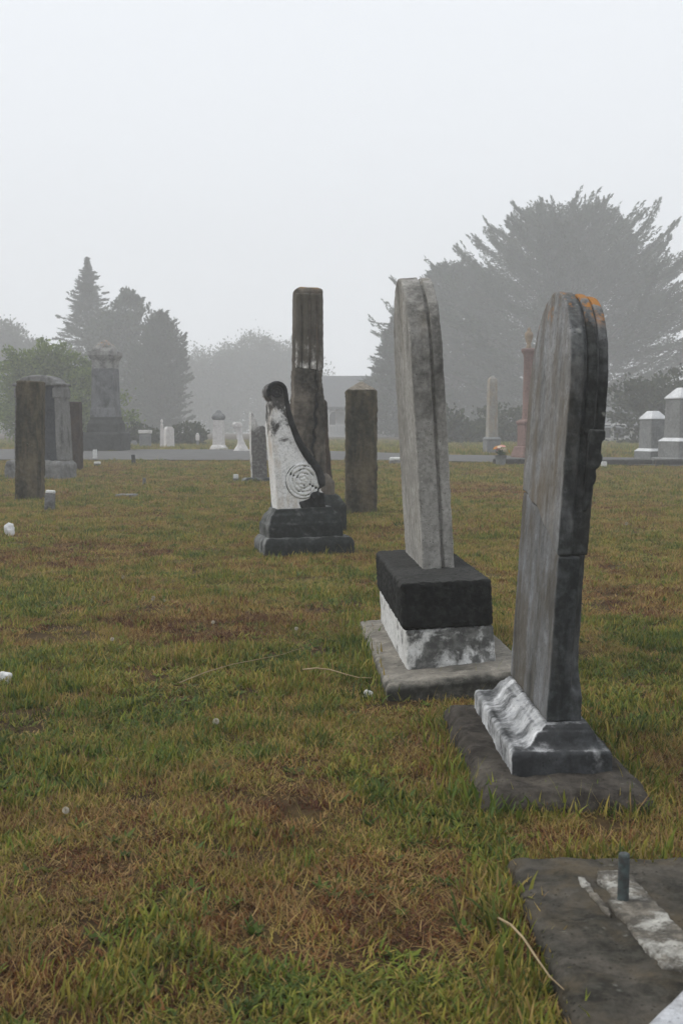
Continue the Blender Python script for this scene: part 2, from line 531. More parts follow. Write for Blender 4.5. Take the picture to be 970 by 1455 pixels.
for sgn in (-1, 1):
    ye = tyc + sgn * (hw - 0.004)
    yi = ye - sgn * 0.075
    ylo, yhi = min(ye, yi), max(ye, yi)
    prof = [(ZH + 0.014, 0.108), (ZH + 0.012, 0.114), (ZH - 0.012, 0.114), (ZH - 0.018, 0.106), (ZH - 0.05, 0.104), (ZH - 0.062, 0.112),
            (ZH - 0.088, 0.110), (ZH - 0.098, 0.100), (ZH - 0.115, 0.104), (ZH - 0.132, 0.101), (ZH - 0.142, 0.094), (ZH - 0.165, 0.098), (ZH - 0.185, 0.092), (ZH - 0.215, 0.084)]
    prof = [(z_, x_ - 0.008 - 0.006 * (i_ > 5)) for i_, (z_, x_) in enumerate(prof)]
    pts = [(TX + 0.06, prof[-1][0]), ] + [(TX + x, z) for z, x in reversed(prof)] + [(TX + 0.06, prof[0][0])]
    m = MB().prism(pts, ylo - (0.006 if sgn < 0 else 0), yhi + (0.006 if sgn > 0 else 0), 'y').lean('Y', LEAN, piv)
    m.build('corbel', M_hood, t, bevel=0.003, vox=0.004, disp=0.003, dsize=0.03)

# ------------------------------------------------------------------ middle headstone: leaning tablet on a concrete block
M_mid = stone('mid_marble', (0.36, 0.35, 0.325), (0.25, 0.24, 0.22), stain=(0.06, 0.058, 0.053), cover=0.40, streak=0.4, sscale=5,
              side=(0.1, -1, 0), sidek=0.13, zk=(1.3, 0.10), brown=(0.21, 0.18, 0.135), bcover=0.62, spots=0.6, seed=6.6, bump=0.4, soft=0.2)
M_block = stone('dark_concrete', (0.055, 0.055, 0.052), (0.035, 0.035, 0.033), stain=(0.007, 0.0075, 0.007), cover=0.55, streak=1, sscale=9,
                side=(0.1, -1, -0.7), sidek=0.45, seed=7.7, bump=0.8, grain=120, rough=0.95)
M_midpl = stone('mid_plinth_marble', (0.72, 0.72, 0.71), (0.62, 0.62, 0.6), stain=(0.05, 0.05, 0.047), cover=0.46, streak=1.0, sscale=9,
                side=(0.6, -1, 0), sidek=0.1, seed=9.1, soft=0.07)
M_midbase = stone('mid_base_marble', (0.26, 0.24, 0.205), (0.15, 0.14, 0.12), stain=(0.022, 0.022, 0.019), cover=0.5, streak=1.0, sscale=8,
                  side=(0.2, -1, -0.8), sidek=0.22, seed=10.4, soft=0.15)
mx, my = 0.40, 4.98
TS = 0.018
t = thing('headstone', 'pale arched tablet leaning on a thick dark concrete block over a stained white plinth', 'headstone',
          (mx, my, 0), R(3.0), foot=(0.27, 0.70))
MB().loft([((-0.275, 0.29, -0.82, 0.72), -0.2), ((-0.275, 0.29, -0.82, 0.72), 0.048), ((-0.262, 0.275, -0.80, 0.70), 0.066)]).lean('Y', R(-5.5)).lean('X', R(-0.8)).build(
    'base_slab', M_midbase, t, bevel=0.006, vox=0.009, disp=0.012, dsize=0.06)
MB().loft([((-0.172, 0.178, -0.595, 0.58), 0.05), ((-0.17, 0.176, -0.59, 0.57), 0.222)]).lean('Y', R(-3.6)).build(
    'plinth', M_midpl, t, bevel=0.005, vox=0.008, disp=0.006, dsize=0.05)
MB().box(-0.184, 0.172, -0.60, 0.585, 0.2225, 0.408).lean('Y', R(-2.8), (0, 0, 0.0)).build(
    'concrete_block', M_block, t, bevel=0.018, seg=3, vox=0.006, disp=0.012, dsize=0.018)
zb2, zs2, zt2, hw2 = 0.40, 1.30, 1.665, 0.345
pv2 = (-0.02, 0.14, zb2)
def arch2(i):
    return [(y + 0.14, z) for y, z in arch(hw2 - i, zs2, zt2 - i * 0.8, 28, zb2)]
m = MB()
m.prism(arch2(0.0), -0.085, -0.006, 'x')
m.prism(arch2(0.022), -0.012, 0.016, 'x')
m.prism(arch2(0.003), 0.008, 0.05, 'x')
m.lean('Y', R(-3.5), pv2).xf(Matrix.Translation((TS, 0, 0))).build('tablet', M_mid, t, bevel=0.004, vox=0.0045, disp=0.008, dsize=0.05)

# ------------------------------------------------------------------ scroll monument
M_scroll = stone('scroll_marble', (0.80, 0.80, 0.79), (0.7, 0.69, 0.67), stain=(0.028, 0.026, 0.024), cover=0.36, streak=0.8, sscale=9, zk=(0.84, 0.6),
                 brown=(0.42, 0.33, 0.22), bcover=0.6, seed=12.3, soft=0.07)
M_rim = stone('scroll_rim', (0.05, 0.05, 0.05), (0.03, 0.03, 0.03), stain=(0.010, 0.011, 0.011), cover=0.55, streak=0.6, sscale=8, seed=13.9)
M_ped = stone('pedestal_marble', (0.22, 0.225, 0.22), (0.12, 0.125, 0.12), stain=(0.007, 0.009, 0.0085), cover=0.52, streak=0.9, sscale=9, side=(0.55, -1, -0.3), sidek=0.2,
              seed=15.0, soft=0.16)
S = 8.9 / FPX
sx0, sy0 = (430 - CX) * S, 8.9
t = thing('scroll_monument', 'broken scroll bracket of white and black marble with a rosette on a dark stepped base', 'monument', (sx0, sy0 + 0.2, 0), R(14), foot=(0.34, 0.24))
def sp(px, py): return ((px - 430) * S, (790 - py) * S)
MB().loft([((-0.36, 0.36, -0.25, 0.27), -0.15), ((-0.36, 0.36, -0.25, 0.27), 0.10), ((-0.33, 0.335, -0.22, 0.24), 0.145)]).lean('Y', R(-0.5)).build(
    'base', M_ped, t, bevel=0.012, vox=0.011, disp=0.016, dsize=0.07)
MB().loft([((-0.315, 0.285, -0.20, 0.22), 0.13), ((-0.315, 0.285, -0.20, 0.22), 0.252), ((-0.30, 0.27, -0.185, 0.2), 0.262), ((-0.30, 0.272, -0.187, 0.2), 0.275),
           ((-0.285, 0.26, -0.17, 0.19), 0.315), ((-0.25, 0.225, -0.14, 0.155), 0.345), ((-0.245, 0.215, -0.135, 0.15), 0.37)]).lean('Y', R(-2.0)).build(
    'plinth', M_ped, t, bevel=0.008, vox=0.010, disp=0.009, dsize=0.05)
def zq(x, y): return (340 + x / 5.194, 520 + y / 5.194)       # enlarged-detail coordinates to photograph pixels
left = [(248, 1082), (236, 950), (222, 760), (206, 580), (194, 430), (200, 370), (205, 330), (196, 290)]
cxz, cyz, rz_ = 245, 195, 74
circ = [(cxz + rz_ * math.cos(R(a)), cyz + rz_ * math.sin(R(a))) for a in range(118, 360, 14)]
right = [(326, 250), (340, 330), (366, 430), (402, 525), (440, 600), (476, 655), (520, 712), (560, 770), (586, 830), (590, 880), (575, 925), (604, 950), (612, 1060)]
outl = [sp(*zq(*p)) for p in (left + circ + right)]
outl = outl[::-1]
sb = MB().prism(outl, -0.12, 0.13, 'y')
sb.build('bracket', M_scroll, t, bevel=0.006, vox=0.0085, disp=0.007, dsize=0.05)
# raised rim running down the hollow edge and round the volute
path = [(cxz + 64 * math.cos(R(a)), cyz + 64 * math.sin(R(a))) for a in range(150, 361, 15)] + [(p[0] - 10, p[1]) for p in right[:-3]] + [(540, 950), (505, 985)]
rim = MB()
pp = [sp(*zq(*p)) for p in path]
rim.tube([(a, -0.116, b) for a, b in pp], [0.02 + 0.016 * smooth((k_ - 14) / 8) for k_ in range(len(pp))], 8)
rim.build('rim', M_rim, t, vox=0.007, disp=0.004, dsize=0.03)
vol = MB()
cv = sp(*zq(cxz, cyz))
for r, rr in ((0.038, 0.010), (0.017, 0.011)):
    vol.tube([(cv[0] + r * math.cos(a), -0.117, cv[1] + r * math.sin(a)) for a in [2 * math.pi * i / 20 for i in range(21)]], rr, 8)
vol.build('volute', M_rim, t, smoothang=40)
c = sp(*zq(440, 852))
MB().tube([(c[0], -0.10, c[1]), (c[0], -0.1225, c[1])], 0.142, 40).build('rosette_ground', M_rim, t)
ros = MB()
for r, rr in ((0.132, 0.0105), (0.105, 0.0125), (0.075, 0.0125), (0.046, 0.012), (0.018, 0.014)):
    ros.tube([(c[0] + r * math.cos(a) * 0.97, -0.124 - 0.004 * (r < 0.05), c[1] + r * math.sin(a)) for a in [2 * math.pi * i / 32 for i in range(33)]],
             [rr * (1 + 0.25 * math.sin(a * 5 + r * 90)) for a in [2 * math.pi * i / 32 for i in range(33)]], 8)
M_ros = stone('rosette_marble', (0.8, 0.8, 0.79), (0.66, 0.66, 0.64), stain=(0.04, 0.04, 0.038), cover=0.36, streak=1, sscale=16, seed=17.0, soft=0.06)
ros.build('rosette', M_ros, t, vox=0.004, disp=0.004, dsize=0.03)
# dark lump below the rosette
lump = [zq(430, 1075), zq(405, 1010), zq(470, 990), zq(560, 935), zq(605, 945), zq(614, 1062)]
MB().prism([sp(*p) for p in lump][::-1], -0.128, -0.1, 'y').build('broken_foot', M_rim, t, bevel=0.008, vox=0.008, disp=0.01, dsize=0.04)

# ------------------------------------------------------------------ pier with reeded top
M_pier = stone('pier_stone', (0.19, 0.165, 0.135), (0.11, 0.095, 0.078), stain=(0.026, 0.024, 0.02), cover=0.49, streak=0.35, sscale=5, brown=(0.17, 0.125, 0.09), bcover=0.6,
               seed=21.0, bump=0.6, lichen=(0.36, 0.2, 0.03), lz=2.31, ln=0.5, spots=0.4)
M_pier2 = stone('pier_reeds', (0.13, 0.118, 0.10), (0.08, 0.072, 0.06), stain=(0.5, 0.49, 0.47), cover=0.35, streak=0.5, sscale=8, zk=(1.85, -0.42), seed=22.5, bump=0.6, brown=(0.1, 0.09, 0.07), bcover=0.5)
P = 11.0 / FPX
t = thing('broken_pier', 'tall square pier with reeded upper half and crumbling lower half behind the scroll monument', 'monument',
          ((437 - CX) * P, 11.1, 0), R(9), foot=(0.34, 0.3))
MB().loft([((-0.34, 0.34, -0.28, 0.34), -0.1), ((-0.34, 0.34, -0.28, 0.34), 0.26), ((-0.25, 0.27, -0.22, 0.27), 0.36)]).build('base', M_ped, t, bevel=0.015, vox=0.014, disp=0.02, dsize=0.08)
MB().loft([((-0.20, 0.24, -0.19, 0.22), 0.33), ((-0.20, 0.24, -0.19, 0.22), 0.48), ((-0.15, 0.17, -0.15, 0.17), 0.56)]).build('plinth', M_pier, t, bevel=0.012, vox=0.012, disp=0.02, dsize=0.06)
MB().loft([((-0.14, 0.14, -0.10, 0.14), 0.5), ((-0.13, 0.12, -0.10, 0.13), 1.57)]).build('core', M_rim, t)
ck = [(0.03, 0.5), (0.045, 0.72), (0.02, 0.80), (0.05, 0.90), (0.035, 0.97), (0.07, 1.05), (0.045, 1.13), (0.075, 1.22), (0.06, 1.30), (0.085, 1.36), (0.055, 1.45), (0.06, 1.57)]
gap = [0.004, 0.006, 0.012, 0.016, 0.010, 0.018, 0.012, 0.015, 0.008, 0.005, 0.003, 0.002]
MB().prism([(-0.16, 0.5)] + [(x - g_, z) for (x, z), g_ in zip(ck, gap)] + [(-0.145, 1.57), (-0.152, 1.2)], -0.135, 0.145, 'y').build('lower_shaft', M_pier, t, bevel=0.008, vox=0.010, disp=0.03, dsize=0.05)
MB().prism([(x + g_, z) for (x, z), g_ in zip(ck, gap)] + [(0.136, 1.57), (0.118, 1.48), (0.128, 1.42), (0.146, 1.3), (0.15, 1.0), (0.165, 0.5)], -0.125, 0.145, 'y').build('lower_shaft', M_pier, t, bevel=0.008, vox=0.010, disp=0.03, dsize=0.05)
MB().loft([((-0.143, 0.14, -0.115, 0.135), 1.56), ((-0.132, 0.137, -0.115, 0.13), 2.30), ((-0.125, 0.13, -0.105, 0.125), 2.325), ((-0.08, 0.09, -0.07, 0.09), 2.345)]).build(
    'upper_shaft', M_pier, t, bevel=0.01, vox=0.010, disp=0.012, dsize=0.06)
for k, (xa, wd, zl) in enumerate(((-0.104, 0.03, 1.575), (-0.035, 0.034, 1.565), (0.04, 0.03, 1.56), (0.105, 0.024, 1.545))):
    m = MB()
    prof = [(xa - wd, -0.10), (xa + wd, -0.10), (xa + wd * 0.9, -0.122), (xa + wd * 0.45, -0.136), (xa - wd * 0.45, -0.136), (xa - wd * 0.9, -0.122)]
    m.prism(prof, zl, 2.28, 'z').build('reed', M_pier2, t, bevel=0.004, vox=0.008, disp=0.012, dsize=0.05)

# ------------------------------------------------------------------ posts, tablets, small stones
M_post = stone('post_stone', (0.15, 0.122, 0.08), (0.085, 0.07, 0.047), stain=(0.016, 0.016, 0.011), cover=0.5, streak=0.3, sscale=5, brown=(0.15, 0.125, 0.08), bcover=0.55,
               spots=0.35, seed=25.0, bump=0.6, rough=0.95)
M_post2 = stone('post_stone_red', (0.085, 0.06, 0.046), (0.055, 0.04, 0.032), stain=(0.022, 0.018, 0.015), cover=0.5, streak=0.3, sscale=4, seed=27.0, bump=0.5, rough=0.95)
M_cap = stone('post_cap', (0.3, 0.27, 0.23), (0.2, 0.175, 0.14), stain=(0.08, 0.07, 0.05), cover=0.4, streak=1, sscale=20, seed=29.0)

def post(label, pxc, pyb, pyt, wpx, rz, cap=0.0, mat=M_post, lean=0.0, depth=1.0, hole=False, name='stone_post', taper=0.96):
    g = ground(pxc, pyb)
    s = g.y / FPX
    hw_ = wpx * s / 2
    top = at(pxc, pyt, g.y).z - g.z
    t = thing(name, label, 'post', (g.x, g.y + hw_ * depth, g.z), rz, foot=(hw_, hw_ * depth), group='square stone posts')
    b = hw_ * taper
    zc = top - cap
    MB().loft([((-hw_, hw_, -hw_ * depth, hw_ * depth), -0.15), ((-b, b, -b * depth, b * depth), zc)]).lean('Y', lean).build(
        'shaft', mat, t, bevel=0.012, vox=0.012, disp=0.034, dsize=0.06)
    if cap:
        e = b * 1.0
        MB().loft([((-e, e, -e * depth, e * depth), zc + 0.0006), ((-e * 0.05, e * 0.05, -e * depth * 0.05, e * depth * 0.05), top)]).lean('Y', lean).build('cap', M_cap, t, bevel=0.01, vox=0.014, disp=0.012, dsize=0.05)
    if hole:
        zz = at(515, 585, g.y).z - g.z
        MB().tube([(0.01, -hw_ * depth * 0.955 - 0.012, zz), (0.01, -hw_ * depth * 0.955 + 0.03, zz)], 0.016, 12).build('hole_plug', plain('hole_dark', (0.008, 0.008, 0.007)), t)
    return t
post('squat square post with low pyramid top and a small drilled hole', 513, 730, 541, 44, R(2), cap=0.105, hole=True, taper=0.99)
post('thick flat-topped brown post beside the short white-topped stub', 38, 711, 541, 36, R(4), cap=0.0, lean=R(1.6))
post('slim dark red-brown post between the capped tablet and tall monument', 103.5, 669, 571, 22, R(2), mat=M_post2)

# tablet leaning behind the pier
M_dark = stone('brown_tablet', (0.1, 0.07, 0.052), (0.065, 0.048, 0.038), stain=(0.022, 0.02, 0.017), cover=0.48, streak=0.3, sscale=4, seed=31.0, rough=0.95)
g = ground(440, 742)
s = g.y / FPX
t = thing('headstone', 'dark brown narrow tablet mostly hidden behind the reeded pier', 'headstone', (g.x, g.y + 0.1, g.z), R(6), foot=(0.3, 0.12))
def q(px, py): return ((px - 440) * s, at(px, py, g.y).z - g.z)
MB().prism([q(403, 748), q(481, 748), q(473, 700), q(466, 621), q(464, 571), q(460, 567), q(412, 573), q(408, 578), q(405, 660)], -0.09, 0.09, 'y').build(
    'tablet', M_dark, t, bevel=0.012, vox=0.014, disp=0.018, dsize=0.08)

# broken dark tablet with white torn top
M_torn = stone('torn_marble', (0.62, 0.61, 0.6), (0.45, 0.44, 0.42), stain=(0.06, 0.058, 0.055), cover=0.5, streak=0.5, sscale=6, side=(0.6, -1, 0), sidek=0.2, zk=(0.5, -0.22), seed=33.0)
g = ground(366, 686)
s = g.y / FPX
t = thing('headstone', 'broken dark slab with a jagged white top beside the scroll monument', 'headstone', (g.x, g.y + 0.15, g.z), R(14), foot=(0.3, 0.2))
def q(px, py): return ((px - 366) * s, at(px, py, g.y).z - g.z)
MB().loft([((-0.27, 0.3, -0.16, 0.16), -0.1), ((-0.27, 0.3, -0.16, 0.16), 0.055), ((-0.22, 0.25, -0.13, 0.13), 0.085)]).build('base', M_ped, t, bevel=0.012, vox=0.014, disp=0.014, dsize=0.07)
MB().prism([q(357, 681), q(378, 681), q(376, 608), q(371, 604), q(366, 606), q(362, 596), q(358, 588), q(354.5, 586), q(355, 640)], -0.1, 0.1, 'y').build(
    'tablet', M_torn, t, bevel=0.006, vox=0.012, disp=0.02, dsize=0.06)

# capped die behind the thick left post
M_die = stone('die_stone', (0.23, 0.23, 0.225), (0.16, 0.16, 0.155), stain=(0.04, 0.04, 0.04), cover=0.43, streak=0.4, sscale=6, seed=35.0)
M_died = stone('die_dark', (0.075, 0.08, 0.088), (0.055, 0.058, 0.064), stain=(0.025, 0.027, 0.03), cover=0.45, streak=0.4, sscale=6, seed=36.0)
g = ground(58, 682)
s = g.y / FPX
t = thing('headstone', 'grey panelled headstone with curved cap and rough block base behind the thick post', 'headstone', (g.x, g.y + 0.35, g.z), R(-10), foot=(0.6, 0.3))
def q(px, py): return ((px - 58) * s, at(px, py, g.y).z - g.z)
zb_ = q(58, 655)[1]
MB().loft([((-0.66, 0.5, -0.32, 0.3), -0.1), ((-0.66, 0.5, -0.32, 0.3), zb_ - 0.05), ((-0.6, 0.44, -0.26, 0.24), zb_ + 0.01)]).build('base', M_die, t, bevel=0.03, vox=0.022, disp=0.06, dsize=0.12)
zt_ = q(58, 548)[1]
MB().loft([((-0.46, 0.44, -0.17, 0.17), zb_ - 0.02), ((-0.4, 0.36, -0.15, 0.15), zt_)]).build('die', M_died, t, bevel=0.01, vox=0.018, disp=0.014, dsize=0.08)
for sgn, cxp in ((-1, -0.40), (1, 0.345)):
    MB().loft([((cxp + 0.04 * sgn - 0.075, cxp + 0.04 * sgn + 0.075, -0.21, 0.2), zb_), ((cxp - 0.07, cxp + 0.07, -0.19, 0.18), zt_ + 0.02)]).build('pilaster', M_die, t, bevel=0.01, vox=0.016, disp=0.012, dsize=0.07)
    MB().loft([((cxp - 0.09, cxp + 0.09, -0.215, 0.2), zt_ - 0.22), ((cxp - 0.09, cxp + 0.09, -0.215, 0.2), zt_ - 0.03)]).build('capital', M_die, t, bevel=0.012, vox=0.016, disp=0.014, dsize=0.05)
capo = [(-0.50, zt_), (0.44, zt_), (0.44, zt_ + 0.05)] + [(0.36 * math.cos(math.pi * k / 12) - 0.03, zt_ + 0.06 + 0.14 * math.sin(math.pi * k / 12)) for k in range(13)] + [(-0.50, zt_ + 0.05)]
MB().prism(capo, -0.25, 0.22, 'y').build('cap', M_die, t, bevel=0.012, vox=0.018, disp=0.02, dsize=0.08)

# tall monument on the left
M_tall = stone('tall_monument_stone', (0.17, 0.174, 0.178), (0.12, 0.124, 0.128), stain=(0.02, 0.021, 0.022), cover=0.46, streak=0.6, sscale=4.5, seed=41.0, lichen=(0.5, 0.2, 0.03), lz=3.25, ln=0.52)
M_tallb = stone('tall_monument_base', (0.06, 0.063, 0.06), (0.04, 0.042, 0.04), stain=(0.012, 0.013, 0.012), cover=0.46, streak=1, sscale=3, seed=42.0)
M_tallc = stone('tall_monument_cap', (0.34, 0.335, 0.32), (0.22, 0.215, 0.2), stain=(0.06, 0.06, 0.055), cover=0.45, streak=1, sscale=5, seed=43.0, lichen=(0.45, 0.2, 0.05), lz=3.15, ln=0.6)
g = ground(146, 642)
s = g.y / FPX
H = lambda py: at(146, py, g.y).z - g.z
t = thing('tall_monument', 'tall grey square monument with pyramid cap and orange lichen on top', 'monument', (g.x, g.y + 0.6, g.z), R(-3), foot=(0.7, 0.6))
def rect(w_, d_=None): d_ = d_ or w_; return (-w_ / 2, w_ / 2, -d_ / 2, d_ / 2)
W = lambda p: p * s
MB().loft([(rect(W(57)), -0.2), (rect(W(57)), H(617)), (rect(W(54)), H(614))]).build('base', M_tallb, t, bevel=0.015, vox=0.022, disp=0.03, dsize=0.1)
MB().loft([(rect(W(46)), H(618)), (rect(W(44)), H(602)), (rect(W(38)), H(596)), (rect(W(38)), H(592))]).build('plinth', M_tallb, t, bevel=0.012, vox=0.018, disp=0.015, dsize=0.08)
MB().loft([(rect(W(37)), H(594)), (rect(W(36)), H(581)), (rect(W(34)), H(579)), (rect(W(32)), H(524)), (rect(W(31)), H(522))]).build('die', M_tall, t, bevel=0.012, vox=0.022, disp=0.014, dsize=0.1)
MB().loft([(rect(W(31)), H(523)), (rect(W(32)), H(511)), (rect(W(36)), H(508)), (rect(W(41)), H(504)), (rect(W(41)), H(498))]).build('cornice', M_tallc, t, bevel=0.006, vox=0.013, disp=0.010, dsize=0.06)
MB().loft([(rect(W(34)), H(499)), (rect(W(33)), H(497)), (rect(W(20)), H(487)), (rect(W(4)), H(481))]).build('cap', M_tallc, t, bevel=0.006, vox=0.013, disp=0.012, dsize=0.06)

# small markers in the grass
M_white = stone('white_marker', (0.74, 0.74, 0.73), (0.62, 0.62, 0.6), stain=(0.2, 0.19, 0.17), cover=0.3, streak=1, sscale=12, seed=45.0)
M_gmark = stone('grey_marker', (0.2, 0.2, 0.195), (0.14, 0.14, 0.135), stain=(0.05, 0.05, 0.046), cover=0.45, streak=1, sscale=9, seed=46.0)
def small(name, label, cat, pxc, pyb, pyt, wpx, mat, topmat=None, topfrac=0.2, rz=0.0, d=0.7, lean=0.0, sharp=0.9):
    g = ground(pxc, pyb)
    s = g.y / FPX
    hw_ = wpx * s / 2
    h = at(pxc, pyt, g.y).z - g.z
    t = thing(name, label, cat, (g.x, g.y + hw_ * d, g.z), rz, foot=(hw_, hw_ * d))
    hb = h * (1 - topfrac) if topmat else h
    k = 0.12 * hw_ + 0.003
    MB().loft([((-hw_, hw_, -hw_ * d, hw_ * d), -0.06), ((-hw_ * sharp, hw_ * sharp, -hw_ * d * sharp, hw_ * d * sharp), hb)]).lean('Y', lean).build(
        'body', mat, t, bevel=k, vox=max(0.006, hw_ / 8), disp=hw_ * 0.25, dsize=0.05)
    if topmat:
        e = hw_ * sharp * 1.02
        MB().loft([((-e, e, -e * d, e * d), hb - 0.004), ((-e * 0.9, e * 0.9, -e * d * 0.9, e * d * 0.9), h)]).lean('Y', lean).build(
            'top', topmat, t, bevel=k * 0.7, vox=max(0.005, hw_ / 9), disp=hw_ * 0.15, dsize=0.04)
    return t
small('grave_stub', 'short dark stub with a white broken top beside the thick post', 'marker', 69, 727, 697, 15, M_gmark, M_white, 0.12, R(8), 0.9, R(4))
small('grave_stub', 'tiny square stub with a white cap near the road edge', 'marker', 138, 663, 656, 10, M_gmark, M_white, 0.4)
small('grave_stub', 'small rounded white marker in front of the tall monument', 'marker', 135, 653, 639, 6, M_white)
small('grave_stub', 'thin dark upright marker alone at the road edge', 'marker', 190, 659, 646, 5.5, M_died, lean=R(-4))
small('grave_stub', 'pale slim peg standing alone in the open lawn', 'marker', 205, 691, 679, 5, M_gmark)
small('grave_stub', 'white lump of marble lying by the broken jagged slab', 'marker', 335, 684, 674, 8, M_gmark, M_white, 0.55)
small('grave_stub', 'low wide white stone beyond the lawn behind the pyramid-topped post', 'marker', 563, 660, 650, 22, M_gmark, M_white, 0.4)
g = ground(177, 707)
t = thing('flat_marker', 'flat grey plaque lying level in the lawn', 'marker', (g.x, g.y + 0.1, g.z), R(-6), foot=(0.12, 0.08))
MB().loft([((-0.13, 0.13, -0.12, 0.2), -0.05), ((-0.13, 0.13, -0.12, 0.2), 0.035), ((-0.12, 0.12, -0.11, 0.19), 0.042)]).build('slab', M_die, t, bevel=0.006, vox=0.008, disp=0.006)
small('stone_chip', 'small pale stone lying alone at the open edge of the lawn', 'stone', 4, 972, 957, 20, M_white, lean=R(12))
small('stone_chip', 'little white marble chip on bare soil by the white plinth', 'stone', 522, 990, 982, 14, M_white, lean=R(20))
# crumpled paper
g = ground(15, 762)
pm = bpy.data.meshes.new('paper_scrap'); bm = bmesh.new()
bmesh.ops.create_icosphere(bm, subdivisions=3, radius=0.05)
for v in bm.verts:
    n_ = mnoise.noise(v.co * 28.0)
    v.co *= 1 + 0.45 * n_
    v.co.z *= 1.25
    v.co.y *= 0.6
bm.to_mesh(pm); bm.free(); pm.materials.append(plain('paper_white', (0.78, 0.78, 0.77), (0.6, 0.6, 0.62), scale=30))
po = bpy.data.objects.new('paper_scrap', pm); COL.objects.link(po); po.location = (g.x, g.y, g.z + 0.06)
tag(po, 'crumpled white paper scrap lying in the grass', 'litter')

# ------------------------------------------------------------------ far graves across the road (left)
M_fwhite = stone('far_white', (0.72, 0.7, 0.68), (0.6, 0.57, 0.55), stain=(0.2, 0.18, 0.17), cover=0.36, streak=0.5, sscale=2.5, seed=51.0)
M_fgrey = stone('far_grey', (0.24, 0.25, 0.25), (0.17, 0.175, 0.175), stain=(0.08, 0.08, 0.08), cover=0.4, streak=0.6, sscale=2.5, seed=52.0)
def far(name, label, cat, pxc, Y, rz=0.0):
    gx_, = (at(pxc, 640, Y).x,)
    z = gz(gx_, Y)
    t = thing(name, label, cat, (gx_, Y, z), rz)
    return t, Y / FPX, (lambda py: at(pxc, py, Y).z - z)
t, s, H = far('far_monument', 'white square shaft with grey domed cap beyond the road', 'monument', 311, 36.8, R(-8))
MB().loft([(rect(22 * s), -0.1), (rect(22 * s), H(637)), (rect(17 * s), H(632))]).build('base', M_fwhite, t, bevel=0.03, vox=0.03, disp=0.06, dsize=0.12)
MB().loft([(rect(15 * s), H(634)), (rect(13 * s), H(596))]).build('shaft', M_fwhite, t, bevel=0.015)
MB().loft([(rect(14 * s), H(597)), (rect(17 * s), H(594)), (rect(16 * s), H(590)), (rect(9 * s), H(587)), (rect(6 * s), H(583))]).build('cap', M_fgrey, t, bevel=0.03, vox=0.03, disp=0.03)
t, s, H = far('far_monument', 'white draped and twisted broken column on a black block beyond the road', 'monument', 341, 34.5, R(-6))
MB().box(-13.5 * s, 13.5 * s, -0.3, 0.3, -0.1, H(643)).build('black_block', M_rim, t, bevel=0.02)
sec = MB()
N_ = 16
vs, fs = [], []
for k in range(N_):
    u = k / (N_ - 1)
    z = H(643) + (H(600) - H(643)) * u
    ww = (11.5 - 6.2 * smooth(u * 3.4) + 0.9 * math.sin(u * 9) + 1.2 * (0.84 < u < 0.97)) * s
    cxk = (-1.5 + 3.2 * math.sin(u * 4.2 + 0.6)) * s * 0.9
    for i in range(10):
        a = 2 * math.pi * i / 10 + u * 2.6
        r_ = ww * (1 + 0.16 * math.cos(3 * a))
        vs.append((cxk + r_ * math.cos(a), 0.8 * r_ * math.sin(a), z))
for k in range(N_ - 1):
    for i in range(10):
        j = (i + 1) % 10
        fs.append((k * 10 + i, k * 10 + j, k * 10 + 10 + j, k * 10 + 10 + i))
fs += [tuple(range(10))[::-1], tuple(range((N_ - 1) * 10, N_ * 10))]
sec.add(vs, fs).build('twisted_shaft', M_fwhite, t, vox=0.02, disp=0.05, dsize=0.1)
t, s, H = far('far_headstone', 'dark upright stone with broad white top beyond the road', 'headstone', 207, 41, R(4))
MB().loft([(rect(16 * s, 0.4), -0.1), (rect(15 * s, 0.4), H(616))]).build('body', M_fgrey, t, bevel=0.03, vox=0.03, disp=0.04)
MB().loft([(rect(18 * s, 0.45), H(616)), (rect(18 * s, 0.45), H(611))]).build('top', M_fwhite, t, bevel=0.02)
t, s, H = far('far_obelisk', 'slim white obelisk with ball finial beyond the road', 'obelisk', 230.5, 40, R(5))
MB().loft([(rect(9 * s), -0.1), (rect(9 * s), H(637))]).build('base', M_fwhite, t, bevel=0.02)
MB().loft([(rect(5.6 * s), H(637)), (rect(4.2 * s), H(604)), (rect(1.5 * s), H(601))]).build('shaft', M_fwhite, t, bevel=0.01)
MB().lathe([(0.02, H(601.5)), (0.045, H(599.5)), (0.05, H(598)), (0.03, H(596.5)), (0.01, H(595.5))], n=12).build('finial', M_fwhite, t, smoothang=60)
t, s, H = far('far_headstone', 'white thick tablet right beside the slim white obelisk', 'headstone', 240.5, 40.5, R(25))
MB().loft([(rect(13 * s, 0.32), -0.1), (rect(12 * s, 0.30), H(610)), (rect(8 * s, 0.25), H(606.5))]).build('tablet', M_fwhite, t, bevel=0.02)
t, s, H = far('far_headstone', 'low white stone at the foot of the thick white tablet', 'headstone', 252, 40, R(0))
MB().loft([(rect(8 * s, 0.2), -0.1), (rect(7 * s, 0.2), H(636))]).build('tablet', M_fwhite, t, bevel=0.02)
t, s, H = far('far_headstone', 'small pale tablet right beside the tall grey monument', 'headstone', 176, 39, R(0))
MB().loft([(rect(8 * s, 0.2), -0.1), (rect(7 * s, 0.2), H(624)), (rect(5 * s, 0.18), H(621))]).build('tablet', M_fwhite, t, bevel=0.02)
t, s, H = far('far_headstone', 'small grey tablet left of the dark white-topped stone', 'headstone', 191, 43, R(0))
MB().loft([(rect(8 * s, 0.2), -0.1), (rect(8 * s, 0.2), H(629)), (rect(5 * s, 0.18), H(626))]).build('tablet', M_fgrey, t, bevel=0.02)
t, s, H = far('far_headstone', 'little white cross-topped stone in front of the far shrub', 'headstone', 281, 44, R(0))
MB().loft([(rect(3.5 * s, 0.12), -0.1), (rect(3 * s, 0.12), H(617))]).build('shaft', M_fgrey, t, bevel=0.01)
